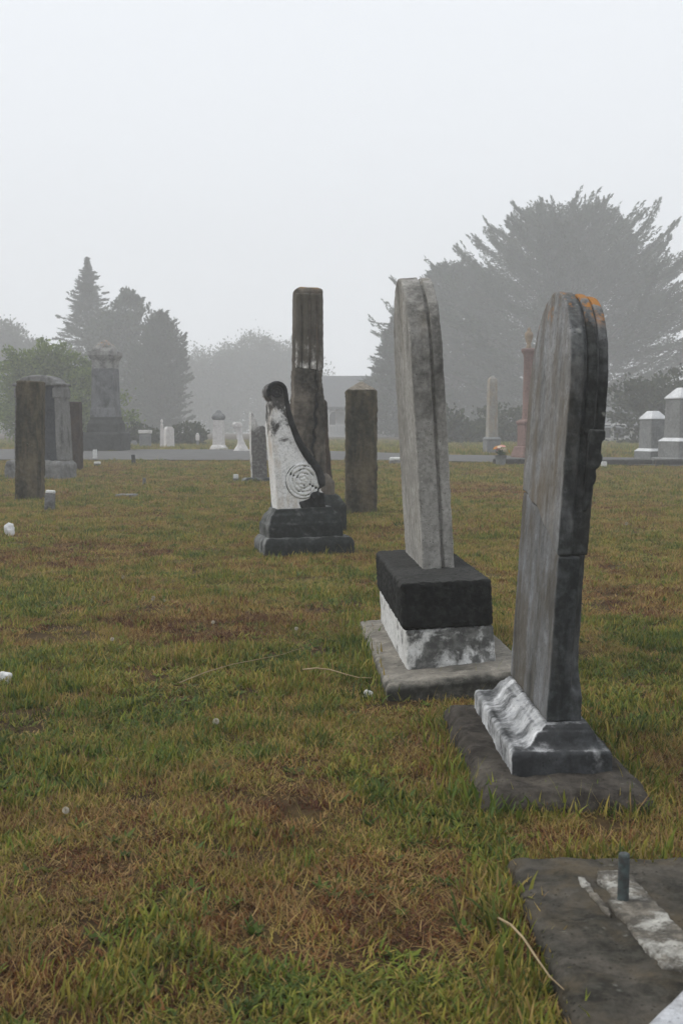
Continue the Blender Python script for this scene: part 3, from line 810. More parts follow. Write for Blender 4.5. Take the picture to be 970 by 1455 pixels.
MB().loft([(rect(5 * s, 0.13), H(626)), (rect(5.5 * s, 0.13), H(619)), (rect(2 * s, 0.1), H(615))]).build('head', M_fwhite, t, bevel=0.02)

# ------------------------------------------------------------------ far graves (right)
M_red = stone('red_granite', (0.22, 0.14, 0.12), (0.165, 0.1, 0.085), stain=(0.42, 0.33, 0.28), cover=0.3, streak=0.5, sscale=3, seed=61.0, rough=0.6)
M_urn = stone('urn_stone', (0.34, 0.27, 0.19), (0.25, 0.19, 0.13), stain=(0.12, 0.1, 0.07), cover=0.4, streak=1, sscale=6, seed=62.0)
t, s, H = far('column_monument', 'red granite column on stepped pedestal topped by a tan urn', 'monument', 749, 29.5, R(20))
MB().loft([(rect(36 * s), -0.1), (rect(36 * s), H(648)), (rect(30 * s), H(637)), (rect(30 * s), H(634))]).build('base', M_red, t, bevel=0.02, vox=0.025, disp=0.012)
MB().loft([(rect(22 * s), H(636)), (rect(22 * s), H(604)), (rect(25 * s), H(602)), (rect(25 * s), H(599)), (rect(17 * s), H(596))]).build('pedestal', M_red, t, bevel=0.012)
MB().lathe([(9.5 * s, H(597)), (8.2 * s, H(592)), (6.8 * s, H(508)), (7.2 * s, H(507))], n=28).build('shaft', M_red, t, smoothang=40)
MB().lathe([(7.2 * s, H(508)), (7.6 * s, H(504)), (9.5 * s, H(501)), (10.5 * s, H(499)), (10.5 * s, H(496)), (8 * s, H(495))], n=28).build('capital', M_red, t, smoothang=40)
MB().lathe([(4.5 * s, H(496)), (3.2 * s, H(491)), (2.8 * s, H(489)), (4.6 * s, H(484)), (6 * s, H(478)), (5.8 * s, H(474)), (3.4 * s, H(471)), (2.4 * s, H(470)), (2.8 * s, H(468)), (1.6 * s, H(466)), (0.4 * s, H(465))], n=24).build('urn', M_urn, t, smoothang=50)
M_ob = stone('obelisk_stone', (0.34, 0.33, 0.3), (0.25, 0.24, 0.22), stain=(0.13, 0.12, 0.1), cover=0.4, streak=0.5, sscale=2.5, brown=(0.3, 0.23, 0.15), bcover=0.55, seed=64.0)
t, s, H = far('far_obelisk', 'round-topped weathered obelisk on a grey pedestal behind the flower pot', 'obelisk', 698, 33, R(12))
MB().loft([(rect(26 * s), -0.1), (rect(26 * s), H(652)), (rect(20 * s), H(650)), (rect(20 * s), H(626)), (rect(22 * s), H(624)), (rect(17 * s), H(621))]).build('pedestal', M_fgrey, t, bevel=0.015)
MB().loft([(rect(14.5 * s), H(622)), (rect(11.5 * s), H(543)), (rect(10 * s), H(538.5)), (rect(5 * s), H(535))]).build('shaft', M_ob, t, bevel=0.02, seg=3)
M_rm = stone('right_monument', (0.25, 0.255, 0.25), (0.19, 0.195, 0.19), stain=(0.1, 0.1, 0.1), cover=0.38, streak=0.5, sscale=4, seed=66.0)
M_rmt = stone('right_monument_top', (0.74, 0.75, 0.76), (0.62, 0.63, 0.64), stain=(0.28, 0.28, 0.27), cover=0.3, streak=1, sscale=5, seed=67.0)
t, s, H = far('pedestal_monument', 'squat grey pedestal tombstone with white sloping top beside a taller one', 'monument', 926, 27.6, R(24))
MB().loft([(rect(36 * s), -0.1), (rect(36 * s), H(641))]).build('base', M_rm, t, bevel=0.015)
MB().loft([(rect(37 * s), H(641)), (rect(28 * s), H(637))]).build('ledge', M_rmt, t, bevel=0.01)
MB().loft([(rect(27 * s), H(638)), (rect(25.5 * s), H(596))]).build('die', M_rm, t, bevel=0.01)
MB().loft([(rect(28 * s), H(596)), (rect(28 * s), H(594.5)), (rect(12 * s), H(584))]).build('cap', M_rmt, t, bevel=0.01)
MB().box(-4 * s, 3 * s, -13.6 * s, -12.7 * s, H(625), H(606)).build('inscription_panel', M_fgrey, t, bevel=0.004)
t, s, H = far('pedestal_monument', 'tall grey stepped tombstone with white pyramid top next to the squat one', 'monument', 966, 26.4, R(24))
MB().loft([(rect(58 * s), -0.1), (rect(58 * s), H(650))]).build('base', M_rm, t, bevel=0.02, vox=0.03, disp=0.03)
MB().loft([(rect(44 * s), H(651)), (rect(44 * s), H(627))]).build('plinth', M_rm, t, bevel=0.01)
MB().loft([(rect(46 * s), H(627)), (rect(34 * s), H(622))]).build('ledge', M_rmt, t, bevel=0.01)
MB().loft([(rect(33 * s), H(623)), (rect(31 * s), H(567))]).build('die', M_rm, t, bevel=0.01)
MB().loft([(rect(34 * s), H(567)), (rect(34 * s), H(565)), (rect(10 * s), H(551))]).build('cap', M_rmt, t, bevel=0.01)
for k, (a, b) in enumerate(((572, 584), (588, 591), (594, 597), (600, 603))):
    MB().box(-(6 - k % 2) * s, (6 - k % 2) * s, -16.2 * s, -15.6 * s, H(b), H(a)).build('carved_panel', M_fgrey, t, bevel=0.003)

# plot kerb of stone blocks on the right
M_kerb = stone('kerb_stone', (0.06, 0.06, 0.056), (0.06, 0.06, 0.056), stain=(0.03, 0.03, 0.028), cover=0.5, streak=1, sscale=4, seed=70.0)
kr = thing('plot_kerb', 'low dark stone kerb of long blocks edging the far grave plots', 'kerb', (at(850, 660, 25.9).x, 25.9, gz(6, 25.9)))
for k, (x0, L) in enumerate(((-2.35, 1.0), (-1.33, 1.2), (-0.1, 1.3), (1.22, 1.25), (2.5, 1.3), (3.82, 1.2))):
    yo = -0.42 * x0 * 0.35
    z0 = gz(kr.location.x + x0, 25.9 + yo) - kr.location.z
    MB().box(x0, x0 + L, yo - 0.13, yo + 0.13, z0 - 0.1, z0 + 0.14 + 0.02 * math.sin(k * 3)).build('kerb_block', M_kerb, kr, bevel=0.02, vox=0.02, disp=0.03, dsize=0.1)
g = ground(858, 664)
small('grave_stub', 'small white lump of stone lying by the dark plot kerb', 'marker', 858, 664, 656, 8, M_white)

# flowers in a pot
g0 = at(711, 655, 25.6)
fz = gz(g0.x, 25.6)
pot = thing('flower_pot', 'small pot of orange, yellow and pink flowers beside the plot kerb', 'flower pot', (g0.x, 25.6, fz + 0.0))
pot.scale = (1.35, 1.35, 1.2)
MB().lathe([(0.07, -0.02), (0.085, 0.1), (0.1, 0.2), (0.11, 0.21), (0.095, 0.2)], n=16).build('pot', M_fgrey, pot, smoothang=40)
lf = MB()
for k in range(40):
    a, e, L = random.uniform(0, 6.28), random.uniform(0.1, 1.2), random.uniform(0.08, 0.16)
    d = Vector((math.cos(a) * math.cos(e), math.sin(a) * math.cos(e), math.sin(e)))
    b = Vector((0, 0, 0.2)); sd = d.cross(Vector((0, 0, 1))).normalized() * 0.02
    lf.add([b, b + d * L * 0.6 + sd, b + d * L, b + d * L * 0.6 - sd], [(0, 1, 2, 3)])
lf.build('leaves', plain('pot_leaf', (0.05, 0.09, 0.03)), pot)
fcols = [plain('petal_orange', (0.75, 0.3, 0.04)), plain('petal_yellow', (0.75, 0.55, 0.08)), plain('petal_pink', (0.75, 0.35, 0.35)), plain('petal_cream', (0.75, 0.65, 0.5))]
for k in range(13):
    a, e = k * 2.4, 0.25 + 1.2 * ((k * 0.37) % 1)
    d = Vector((math.cos(a) * math.cos(e), math.sin(a) * math.cos(e), math.sin(e)))
    c = Vector((0, 0, 0.24)) + Vector((d.x * 0.13, d.y * 0.13, d.z * 0.14))
    fl = MB(); sd = d.cross(Vector((0.1, 0.2, 1))).normalized(); s2 = d.cross(sd)
    for q_ in range(8):
        b0 = 2 * math.pi * q_ / 8
        r1 = sd * math.cos(b0) + s2 * math.sin(b0); r2 = sd * math.cos(b0 + 0.4) + s2 * math.sin(b0 + 0.4); r3 = sd * math.cos(b0 - 0.4) + s2 * math.sin(b0 - 0.4)
        fl.add([c, c + r2 * 0.03 + d * 0.012, c + r1 * 0.052 + d * 0.018, c + r3 * 0.03 + d * 0.012], [(0, 1, 2, 3)])
    fl.build('flower', fcols[k % 4], pot)

# ------------------------------------------------------------------ near ledger slab with pin, fallen marble piece
M_led = stone('ledger_stone', (0.095, 0.085, 0.07), (0.055, 0.05, 0.04), stain=(0.02, 0.019, 0.015), cover=0.48, streak=1, sscale=7, brown=(0.11, 0.085, 0.05), bcover=0.55, spots=0.3, seed=75.0, bump=0.8, rough=0.95)
M_mort = stone('old_mortar', (0.44, 0.43, 0.39), (0.26, 0.245, 0.21), stain=(0.07, 0.062, 0.05), cover=0.53, streak=1, sscale=14, seed=77.0, bump=0.8, soft=0.07)
t = thing('ledger_slab', 'flat weathered stone footing with white mortar scar and upright iron pin', 'grave slab', (0.66, 1.86, 0), R(0), foot=(0.288, 0.638))
MB().loft([((-0.29, 0.36, -0.9, 0.64), -0.1), ((-0.285, 0.355, -0.9, 0.635), 0.03), ((-0.265, 0.335, -0.88, 0.61), 0.045)]).build('slab', M_led, t, bevel=0.008, vox=0.009, disp=0.022, dsize=0.08)
def L(px, py, z=0.046):
    d = ray(px, py); k = (z - CAMH) / d[2]
    return (d[0] * k - 0.66, d[1] * k - 1.86)
def mortar(name, pix, z1=0.053):
    pts = [L(*p) for p in pix]
    area = sum(pts[i][0] * pts[(i + 1) % len(pts)][1] - pts[(i + 1) % len(pts)][0] * pts[i][1] for i in range(len(pts)))
    if area < 0: pts = pts[::-1]
    MB().prism(pts, 0.03, z1, 'z').build(name, M_mort, t, bevel=0.002, vox=0.0035, disp=0.009, dsize=0.018)
mortar('mortar', [(848, 1242), (880, 1240), (898, 1250), (916, 1268), (940, 1295), (972, 1330), (1010, 1370), (1010, 1400), (972, 1382), (940, 1378), (918, 1355), (902, 1335), (888, 1312), (872, 1298), (862, 1284), (868, 1275), (858, 1262), (848, 1255)])
mortar('mortar', [(820, 1247), (830, 1249), (842, 1266), (858, 1285), (868, 1300), (866, 1304), (852, 1290), (838, 1274), (824, 1258)], 0.051)
pb = L(884, 1282)
MB().lathe([(0.0115, 0.03), (0.0115, 0.142), (0.0105, 0.147), (0.004, 0.149)], pb[0], pb[1], 16).lean('Y', R(0.5), (pb[0], pb[1], 0)).build(
    'iron_pin', plain('iron', (0.06, 0.085, 0.085), (0.035, 0.03, 0.028), scale=60, rough=0.6, bump=0.5), t, vox=0.002, disp=0.002, dsize=0.01)
M_fall = stone('fallen_marble', (0.45, 0.46, 0.48), (0.36, 0.37, 0.39), stain=(0.2, 0.2, 0.2), cover=0.35, streak=1, sscale=6, seed=79.0, rough=0.45, bump=0.1)
a = L(985, 1392, 0.10); b = L(905, 1470, 0.10)
t = thing('fallen_tablet', 'pale polished marble slab lying tilted on the flat footing', 'grave slab', (0.66 + b[0], 1.86 + b[1], 0.0), math.atan2(a[1] - b[1], a[0] - b[0]))
MB().box(-0.25, 0.34, -0.55, 0.0, 0.05, 0.108).build('slab', M_fall, t, bevel=0.012, seg=4, vox=0.006, disp=0.003)
MB().box(-0.25, 0.34, -0.55, -0.028, 0.106, 0.114).build('raised_panel', M_fall, t, bevel=0.004, seg=3)

# ------------------------------------------------------------------ houses in the fog
M_wall = plain('house_wall', (0.62, 0.63, 0.62), (0.56, 0.57, 0.56)); M_trim = plain('house_trim', (0.8, 0.8, 0.79))
M_roof = plain('house_roof', (0.13, 0.135, 0.14), (0.1, 0.104, 0.11)); M_win = plain('house_window', (0.1, 0.11, 0.12), rough=0.2)
hx = at(520, 600, 88).x
hs = thing('house', 'foggy white porch house with long dark roof behind the graves', 'house', (hx, 91, gz(hx, 91)), 0)
ze = at(520, 578, 88).z - 0.3; zr = at(520, 534, 92).z - 0.3
MB().box(-4.2, 4.2, -1.2, 5, -0.3, ze).build('wall', M_wall, hs)
MB().add([(-4.8, -3.2, ze), (4.8, -3.2, ze), (4.8, 5.4, ze), (-4.8, 5.4, ze), (-4.8, 1.0, zr), (4.8, 1.0, zr), (-4.8, -3.2, ze - 0.2), (4.8, -3.2, ze - 0.2), (4.8, 5.4, ze - 0.2), (-4.8, 5.4, ze - 0.2)],
         [(0, 1, 5, 4), (2, 3, 4, 5), (0, 4, 3), (1, 2, 5), (6, 7, 1, 0), (7, 8, 2, 1), (8, 9, 3, 2), (9, 6, 0, 3), (9, 8, 7, 6)]).build('roof', M_roof, hs)
MB().box(-4.6, 4.6, -3.1, -1.2, -0.3, 0.12).build('porch_floor', M_wall, hs)
for k in range(7):
    x = -4.4 + 8.8 * k / 6
    m = MB().box(x - 0.1, x + 0.1, -3.05, -2.85, 0.1, ze - 0.2)
    m.build('porch_post', M_trim, hs)
    for sg in (-1, 1):
        if -4.5 < x + sg * 0.4 < 4.5:
            MB().tube([(x, -2.95, ze - 0.75), (x + sg * 0.2, -2.95, ze - 0.4), (x + sg * 0.6, -2.95, ze - 0.25)], 0.06, 6).build('bracket', M_trim, hs)
MB().box(-4.45, 4.45, -2.99, -2.9, 0.85, 0.95).build('rail', M_trim, hs)
for k in range(36):
    x = -4.3 + 8.6 * k / 35
    if k == 0:
        bl = MB().box(x - 0.03, x + 0.03, -2.97, -2.92, 0.12, 0.85).build('baluster', M_trim, hs)
        bx0 = x
    else:
        o = bl.copy(); COL.objects.link(o); o.location = (x - bx0, 0, 0)
for x in (-2.9, -1.0, 2.6):
    f_ = MB().box(x - 0.5, x + 0.5, -1.27, -1.19, 0.9, 2.2).build('window', M_win, hs)
    MB().box(x - 0.58, x + 0.58, -1.25, -1.18, 0.8, 2.3).build('frame', M_trim, f_)
    MB().box(x - 0.03, x + 0.03, -1.29, -1.26, 0.9, 2.2).build('mullion', M_trim, f_)
MB().box(0.5, 1.4, -1.26, -1.19, 0.1, 2.1).build('door', M_trim, hs)
cx_ = at(880, 620, 58).x
ct = thing('house', 'low pale cottage with paired windows faint behind the arched tablet', 'house', (cx_, 60, gz(cx_, 60)), 0)
zt_ = at(880, 608, 58).z - 0.3
MB().box(-2.2, 2.0, -2, 3, -0.3, zt_).build('wall', M_wall, ct)
MB().add([(-2.5, -2.3, zt_), (2.3, -2.3, zt_), (2.3, 3.3, zt_), (-2.5, 3.3, zt_), (-2.5, 0.5, zt_ + 1.1), (2.3, 0.5, zt_ + 1.1)], [(0, 1, 5, 4), (2, 3, 4, 5), (0, 4, 3), (1, 2, 5), (3, 2, 1, 0)]).build('roof', M_roof, ct)
for x in (-0.75, -0.05):
    f_ = MB().box(x - 0.26, x + 0.26, -2.06, -1.99, 0.2, 0.85).build('window', M_win, ct)
    MB().box(x - 0.33, x + 0.33, -2.04, -1.98, 0.13, 0.93).build('frame', M_trim, f_)

# ------------------------------------------------------------------ trees
M_bark = plain('bark', (0.09, 0.075, 0.06), (0.05, 0.042, 0.035), scale=3, rough=0.95, bump=0.6)
M_cyp = leafy('cypress_foliage', [(0.2, (0.018, 0.03, 0.016)), (0.5, (0.035, 0.055, 0.025)), (0.8, (0.06, 0.085, 0.035))])
M_pin = leafy('pine_foliage', [(0.2, (0.02, 0.033, 0.018)), (0.5, (0.04, 0.058, 0.028)), (0.8, (0.07, 0.09, 0.04))])
M_bush = leafy('bush_foliage', [(0.2, (0.06, 0.095, 0.02)), (0.5, (0.13, 0.19, 0.035)), (0.8, (0.2, 0.26, 0.05))], scale=1.2)
M_far = leafy('far_foliage', [(0.2, (0.025, 0.04, 0.02)), (0.5, (0.045, 0.06, 0.03)), (0.8, (0.08, 0.095, 0.045))], scale=0.3)

def leaves_mesh(name, P_, D_, L_, W_, mat, parent):
    """one small pointed quad per leaf spray"""
    n = len(P_)
    D_ = D_ / (np.linalg.norm(D_, axis=1, keepdims=True) + 1e-9)
    rv_ = rng.normal(size=(n, 3))
    Sd = np.cross(D_, rv_); Sd /= (np.linalg.norm(Sd, axis=1, keepdims=True) + 1e-9)
    L_ = L_[:, None]; W_ = W_[:, None]
    V = np.empty((n, 4, 3))
    V[:, 0] = P_ - D_ * L_ * 0.5
    V[:, 1] = P_ + Sd * W_ * 0.5 - D_ * L_ * 0.05
    V[:, 2] = P_ + D_ * L_ * 0.5
    V[:, 3] = P_ - Sd * W_ * 0.5 - D_ * L_ * 0.05
    me = bpy.data.meshes.new(name)
    me.vertices.add(4 * n); me.loops.add(4 * n); me.polygons.add(n)
    me.vertices.foreach_set('co', V.reshape(-1).astype(np.float32))
    me.loops.foreach_set('vertex_index', np.arange(4 * n, dtype=np.int32))
    me.polygons.foreach_set('loop_start', np.arange(0, 4 * n, 4, dtype=np.int32))
    tone = np.repeat(rng.uniform(0, 1, n), 4).astype(np.float32)
    a_ = me.attributes.new('tone', 'FLOAT', 'POINT'); a_.data.foreach_set('value', tone)
    me.update(calc_edges=True); me.validate()
    me.materials.append(mat)
    o = bpy.data.objects.new(name, me); COL.objects.link(o); o.parent = parent
    return o

def bez(p0, p1, p2, t):
    t = np.asarray(t)[:, None]
    return (1 - t) ** 2 * p0 + 2 * t * (1 - t) * p1 + t * t * p2

def clumpy_tree(name, label, base, height, trunk_r, lobes, leaf=0.22, per=1500, mat=M_far, group=None, cat='tree', wid=0.7, ragged=0.25):
    """lobes: (x, y, z, rx, rz) in metres from the base; leaves gather near each lobe's uneven surface"""
    t = thing(name, label, cat, base, 0, group)
    tk = MB()
    tk.tube([(0, 0, -0.3), (0.1, 0.05, height * 0.3), (0.0, 0.1, height * 0.75)], [trunk_r, trunk_r * 0.75, trunk_r * 0.2], 8)
    Ps, Ds = [], []
    for (x, y, z, rx_, rz_) in lobes:
        c_ = np.array([x, y, z])
        tk.tube([(0, 0, height * 0.15), (x * 0.5, y * 0.5, (z + height * 0.2) * 0.5), (x, y, z)], [trunk_r * 0.5, trunk_r * 0.3, 0.03], 6)
        m = int(per * (rx_ * rx_ + 0.3 * rx_))
        # sub-clumps on the lobe surface
        ns = max(10, int(26 * rx_))
        sc = rng.normal(size=(ns, 3)); sc /= np.linalg.norm(sc, axis=1, keepdims=True)
        sr = rng.uniform(0.55, 1.0 + ragged, ns)[:, None]
        sub = c_ + sc * sr * np.array([rx_, rx_, rz_])
        idx = rng.integers(0, ns, m)
        P_ = sub[idx] + rng.normal(size=(m, 3)) * np.array([rx_, rx_, rz_ * 0.8]) * 0.17
        fill = rng.random(m) < 0.25
        inn = rng.normal(size=(m, 3)); inn /= np.linalg.norm(inn, axis=1, keepdims=True)
        inn = c_ + inn * (rng.random(m) ** 0.4)[:, None] * np.array([rx_, rx_, rz_]) * 0.9
        P_ = np.where(fill[:, None], inn, P_)
        d_ = (P_ - c_) + np.array([0, 0, 0.6 * rx_]) + rng.normal(size=(m, 3)) * rx_ * 0.7
        Ps.append(P_); Ds.append(d_)
    P_ = np.concatenate(Ps); D_ = np.concatenate(Ds)
    keep = P_[:, 2] > 0.03
    P_, D_ = P_[keep], D_[keep]
    L_ = leaf * rng.uniform(0.6, 1.5, len(P_)); W_ = L_ * wid * rng.uniform(0.6, 1.2, len(P_))
    tk.build('trunk', M_bark, t, smoothang=60)
    leaves_mesh('crown', P_, D_, L_, W_, mat, t)
    return t

def base_at(px, Y):
    x = at(px, 640, Y).x
    return (x, Y, gz(x, Y))
def ztop(px, py, Y): return at(px, py, Y).z - 0.3

def table(tb):
    def f(u):
        for (a, ra), (b_, rb) in zip(tb, tb[1:]):
            if a <= u <= b_: return ra + (rb - ra) * (u - a) / (b_ - a)
        return tb[-1][1]
    return f

def plume_tree(name, label, px, Y, pytop, tb, n, el0, el1, plen, per, leaf, trunk_r, mat=M_cyp, wid=0.32, group='trees in the fog', fill=0.8, nfill=30000, thick=0.13, rag=0.14, minlen=1.0, nt=5, wild=0.22, sag=0.07):
    """crown outline tb = (height fraction, radius in photograph pixels); plumes of foliage reach out to it and taper to a tip"""
    b = base_at(px, Y)
    Hh = ztop(px, pytop, Y)
    k = Y / FPX
    env = table(tb)
    t = thing(name, label, 'tree', b, random.uniform(0, 6), group)
    tk = MB()
    tk.tube([(0.2 * math.sin(q_), 0.2 * math.cos(q_), -0.3 + (Hh * 0.85) * q_ / 6) for q_ in range(7)], [trunk_r * (1 - 0.9 * q_ / 6) for q_ in range(7)], 9)
    Ps, Ds = [], []
    for i in range(n):
        u = 0.05 + 0.95 * ((i + random.random()) / n) ** 0.85
        az = i * 2.39996 + random.uniform(-0.4, 0.4)
        lump = 1 + 0.16 * math.sin(3 * az + 9 * u) + 0.1 * math.sin(7 * az - 13 * u)
        Rr = env(u) * k * random.uniform(0.72, 1.0 + rag) * lump
        el = el0 + (el1 - el0) * u ** 1.5 + random.uniform(-wild, wild)
        out = np.array([math.cos(az), math.sin(az), 0.0])
        d = out * math.cos(el) + np.array([0, 0, math.sin(el)])
        az2 = az + random.uniform(-wild, wild) * 1.3
        d = np.array([math.cos(az2) * math.cos(el), math.sin(az2) * math.cos(el), math.sin(el)])
        Lp = min(plen * random.uniform(0.4, 1.25), minlen + 1.0 * Rr)
        tip = out * Rr + np.array([0, 0, u * Hh])
        p0 = tip - d * Lp
        p1 = (p0 + tip) / 2 + np.array([0, 0, -sag * Lp])
        if i % 3 == 0:
            r0 = math.hypot(p0[0], p0[1])
            tz = max(0.3, p0[2] - r0 * 0.55)
            tk.tube([(0, 0, min(tz, Hh * 0.8)), tuple(p0), tuple(p1 * 0.5 + tip * 0.5)], [trunk_r * 0.22, trunk_r * 0.1, 0.015], 5)
        for j in range(nt + 1):
            if j == 0: a0, dd, tl, m = p0, None, Lp, per
            else:
                s0 = random.uniform(0.15, 0.8)
                a0 = bez(p0, p1, tip, [s0])[0]
                sd = np.cross(d, [0, 0, 1.0]); sd /= np.linalg.norm(sd) + 1e-9
                dd = d + sd * random.uniform(-0.75, 0.75) + np.array([0, 0, random.uniform(-0.1, 0.5)])
                dd /= np.linalg.norm(dd)
                tl = Lp * random.uniform(0.25, 0.5) * (1.2 - 0.6 * s0); m = per // 4
            r_ = rng.random(m)
            if j == 0:
                c_ = bez(p0, p1, tip, r_); tg = np.tile(d, (m, 1))
            else:
                c_ = a0 + dd * (r_ * tl)[:, None] + np.array([0, 0, 0.1]) * (r_ ** 2 * tl)[:, None]; tg = np.tile(dd, (m, 1))
            o_ = rng.normal(size=(m, 3)) * (thick * tl * (1.02 - r_) ** 0.8 + 0.02)[:, None]; o_[:, 2] *= 0.55
            Ps.append(c_ + o_); Ds.append(tg + rng.normal(size=(m, 3)) * 0.33)
    # inner mass of foliage
    m = nfill
    uu = rng.random(m) * 0.93 + 0.02
    rr = np.sqrt(rng.random(m)) * np.array([env(x) for x in uu]) * k * fill
    aa = rng.random(m) * 6.2832
    Pf = np.stack([rr * np.cos(aa), rr * np.sin(aa), uu * Hh], 1)
    g_ = np.sin(Pf[:, 0] * 1.7 + Pf[:, 2] * 2.1) + np.sin(Pf[:, 1] * 1.9 - Pf[:, 2] * 1.3 + 1.0)
    Pf = Pf[g_ > -1.1]
    Ps.append(Pf); Ds.append(Pf * np.array([1, 1, 0.0]) + rng.normal(size=Pf.shape) * 1.2 + np.array([0, 0, 1.5]))
    P_ = np.concatenate(Ps); D_ = np.concatenate(Ds)
    keep = P_[:, 2] > 0.1
    P_, D_ = P_[keep], D_[keep]
    L_ = leaf * rng.uniform(0.6, 1.5, len(P_)); W_ = L_ * wid * rng.uniform(0.6, 1.2, len(P_))
    tk.build('trunk', M_bark, t, smoothang=60)
    leaves_mesh('crown', P_, D_, L_, W_, mat, t)
    return t

# great cypress on the right
plume_tree('cypress_tree', 'huge spreading cypress with upswept feathery branches fading in fog', 803, 98, 280,
           [(0, 175), (0.12, 190), (0.4, 205), (0.55, 198), (0.65, 182), (0.78, 148), (0.88, 118), (0.95, 88), (1.0, 45)], 340, 0.02, 0.85, 7.5, 230, 0.30, 0.9, nfill=70000, fill=0.70, rag=0.3, thick=0.07, minlen=3.2, nt=7, wild=0.28, sag=0.16)
plume_tree('cypress_tree', 'rounded bushy cypress with flat shoulder beside the huge spreading cypress', 645, 103, 370,
           [(0, 85), (0.3, 98), (0.6, 88), (0.8, 70), (0.93, 50), (1.0, 18)], 320, 0.0, 0.5, 3.6, 90, 0.32, 0.5, nfill=30000, fill=0.82, rag=0.2, thick=0.1, minlen=1.5)
plume_tree('cypress_tree', 'smaller ragged cypress next to the porch house', 566, 86, 446,
           [(0, 48), (0.3, 56), (0.55, 48), (0.8, 28), (1.0, 8)], 150, 0.0, 0.5, 2.4, 80, 0.28, 0.35, nfill=12000, fill=0.8, rag=0.22, thick=0.11, minlen=1.0)
# spruce, dense tree, pine on the left
plume_tree('spruce_tree', 'pointed conifer with tiered branches and a thin leader', 129, 100, 366,
           [(0, 66), (0.3, 58), (0.55, 50), (0.62, 40), (0.66, 44), (0.74, 23), (0.78, 27), (0.86, 12), (0.88, 16), (0.95, 5), (1.0, 1)], 300, -0.05, 0.25, 2.2, 60, 0.24, 0.35, mat=M_pin, nfill=12000, fill=0.6, thick=0.09, rag=0.2, minlen=0.15)
Y = 96
def lob(items, Y):
    """lobes from photograph pixels: (px, py, rpx, rzpx, dy)"""
    out = []
    for (px, py, r1, r2, dy) in items:
        p = at(px, py, Y)
        out.append((p.x - lobx, dy, p.z - lobz, r1 * Y / FPX, r2 * Y / FPX))
    return out
b = base_at(185, Y); lobx, lobz = b[0], b[2]
clumpy_tree('conifer_tree', 'dense domed conifer between the pointed conifer and the pine', b, ztop(185, 420, Y), 0.3,
            lob([(180, 445, 24, 24, 0), (165, 470, 30, 28, -0.5), (200, 480, 28, 34, 0.4), (150, 510, 32, 36, 0), (190, 540, 40, 42, -0.6), (160, 580, 45, 45, 0.2), (195, 610, 45, 32, 0), (185, 425, 14, 12, 0)], Y),
            leaf=0.28, per=620, mat=M_pin, group='trees in the fog')
plume_tree('pine_tree', 'ragged pine with blunt top and tufted upswept branch ends', 231, 88, 442,
           [(0, 26), (0.15, 34), (0.4, 38), (0.7, 40), (0.85, 26), (0.95, 16), (1.0, 6)], 230, 0.2, 0.9, 1.9, 80, 0.24, 0.3, mat=M_pin, nfill=14000, fill=0.8, thick=0.18, rag=0.22, minlen=0.6)
Y = 48
b = base_at(70, Y); lobx, lobz = b[0], b[2]
clumpy_tree('leafy_shrub', 'light green leafy shrub-like tree behind the capped headstone', b, ztop(70, 490, Y), 0.15,
            lob([(45, 520, 38, 28, 0), (75, 512, 32, 26, 0.2), (110, 555, 40, 34, -0.2), (30, 570, 40, 44, 0.2), (80, 590, 60, 46, 0), (150, 600, 34, 40, 0.3), (125, 530, 22, 20, 0.4)], Y),
            leaf=0.13, per=2600, mat=M_bush, group='trees in the fog')
Y = 122
b = base_at(8, Y); lobx, lobz = b[0], b[2]
clumpy_tree('broadleaf_tree', 'pale domed tree far behind the light green shrub', b, ztop(8, 468, Y), 0.35,
            lob([(12, 500, 38, 34, 0), (-20, 495, 40, 36, 0.5), (30, 540, 40, 50, 0), (-10, 570, 60, 60, 0)], Y), leaf=0.3, per=620, mat=M_far, group='trees in the fog')
Y = 158
b = base_at(372, Y); lobx, lobz = b[0], b[2]
clumpy_tree('broadleaf_tree', 'very pale domed tree farthest off behind the twisted column', b, ztop(372, 478, Y), 0.5,
            lob([(372, 510, 38, 36, 0), (345, 530, 34, 36, 0.5), (405, 530, 36, 38, 0), (375, 570, 60, 50, 0), (420, 560, 40, 50, 0)], Y), leaf=0.3, per=520, mat=M_far, group='trees in the fog')
b = base_at(300, Y - 4); lobx, lobz = b[0], b[2]
clumpy_tree('broadleaf_tree', 'very pale low-crowned tree between the pine and the farthest domed tree', b, ztop(300, 498, Y - 4), 0.45,
            lob([(300, 530, 36, 32, 0), (275, 545, 34, 44, 0.5), (325, 540, 30, 40, 0), (295, 590, 55, 40, 0)], Y - 4), leaf=0.3, per=520, mat=M_far, group='trees in the fog')
Y = 47
for (px, top, r, lab) in ((266, 596, 22, 'low rounded bush in front of the pine beyond the road'), (205, 600, 26, 'dark low bush behind the white-topped dark stone')):
    b = base_at(px, Y); lobx, lobz = b[0], b[2]
    clumpy_tree('low_bush', lab, b, ztop(px, top, Y), 0.06, lob([(px, top + 18, r, 17, 0), (px + 14, top + 28, r * 0.7, 15, 0.2), (px - 14, top + 30, r * 0.7, 14, -0.1)], Y),
                leaf=0.13, per=1600, mat=M_far, group='bushes beyond the road', cat='bush')
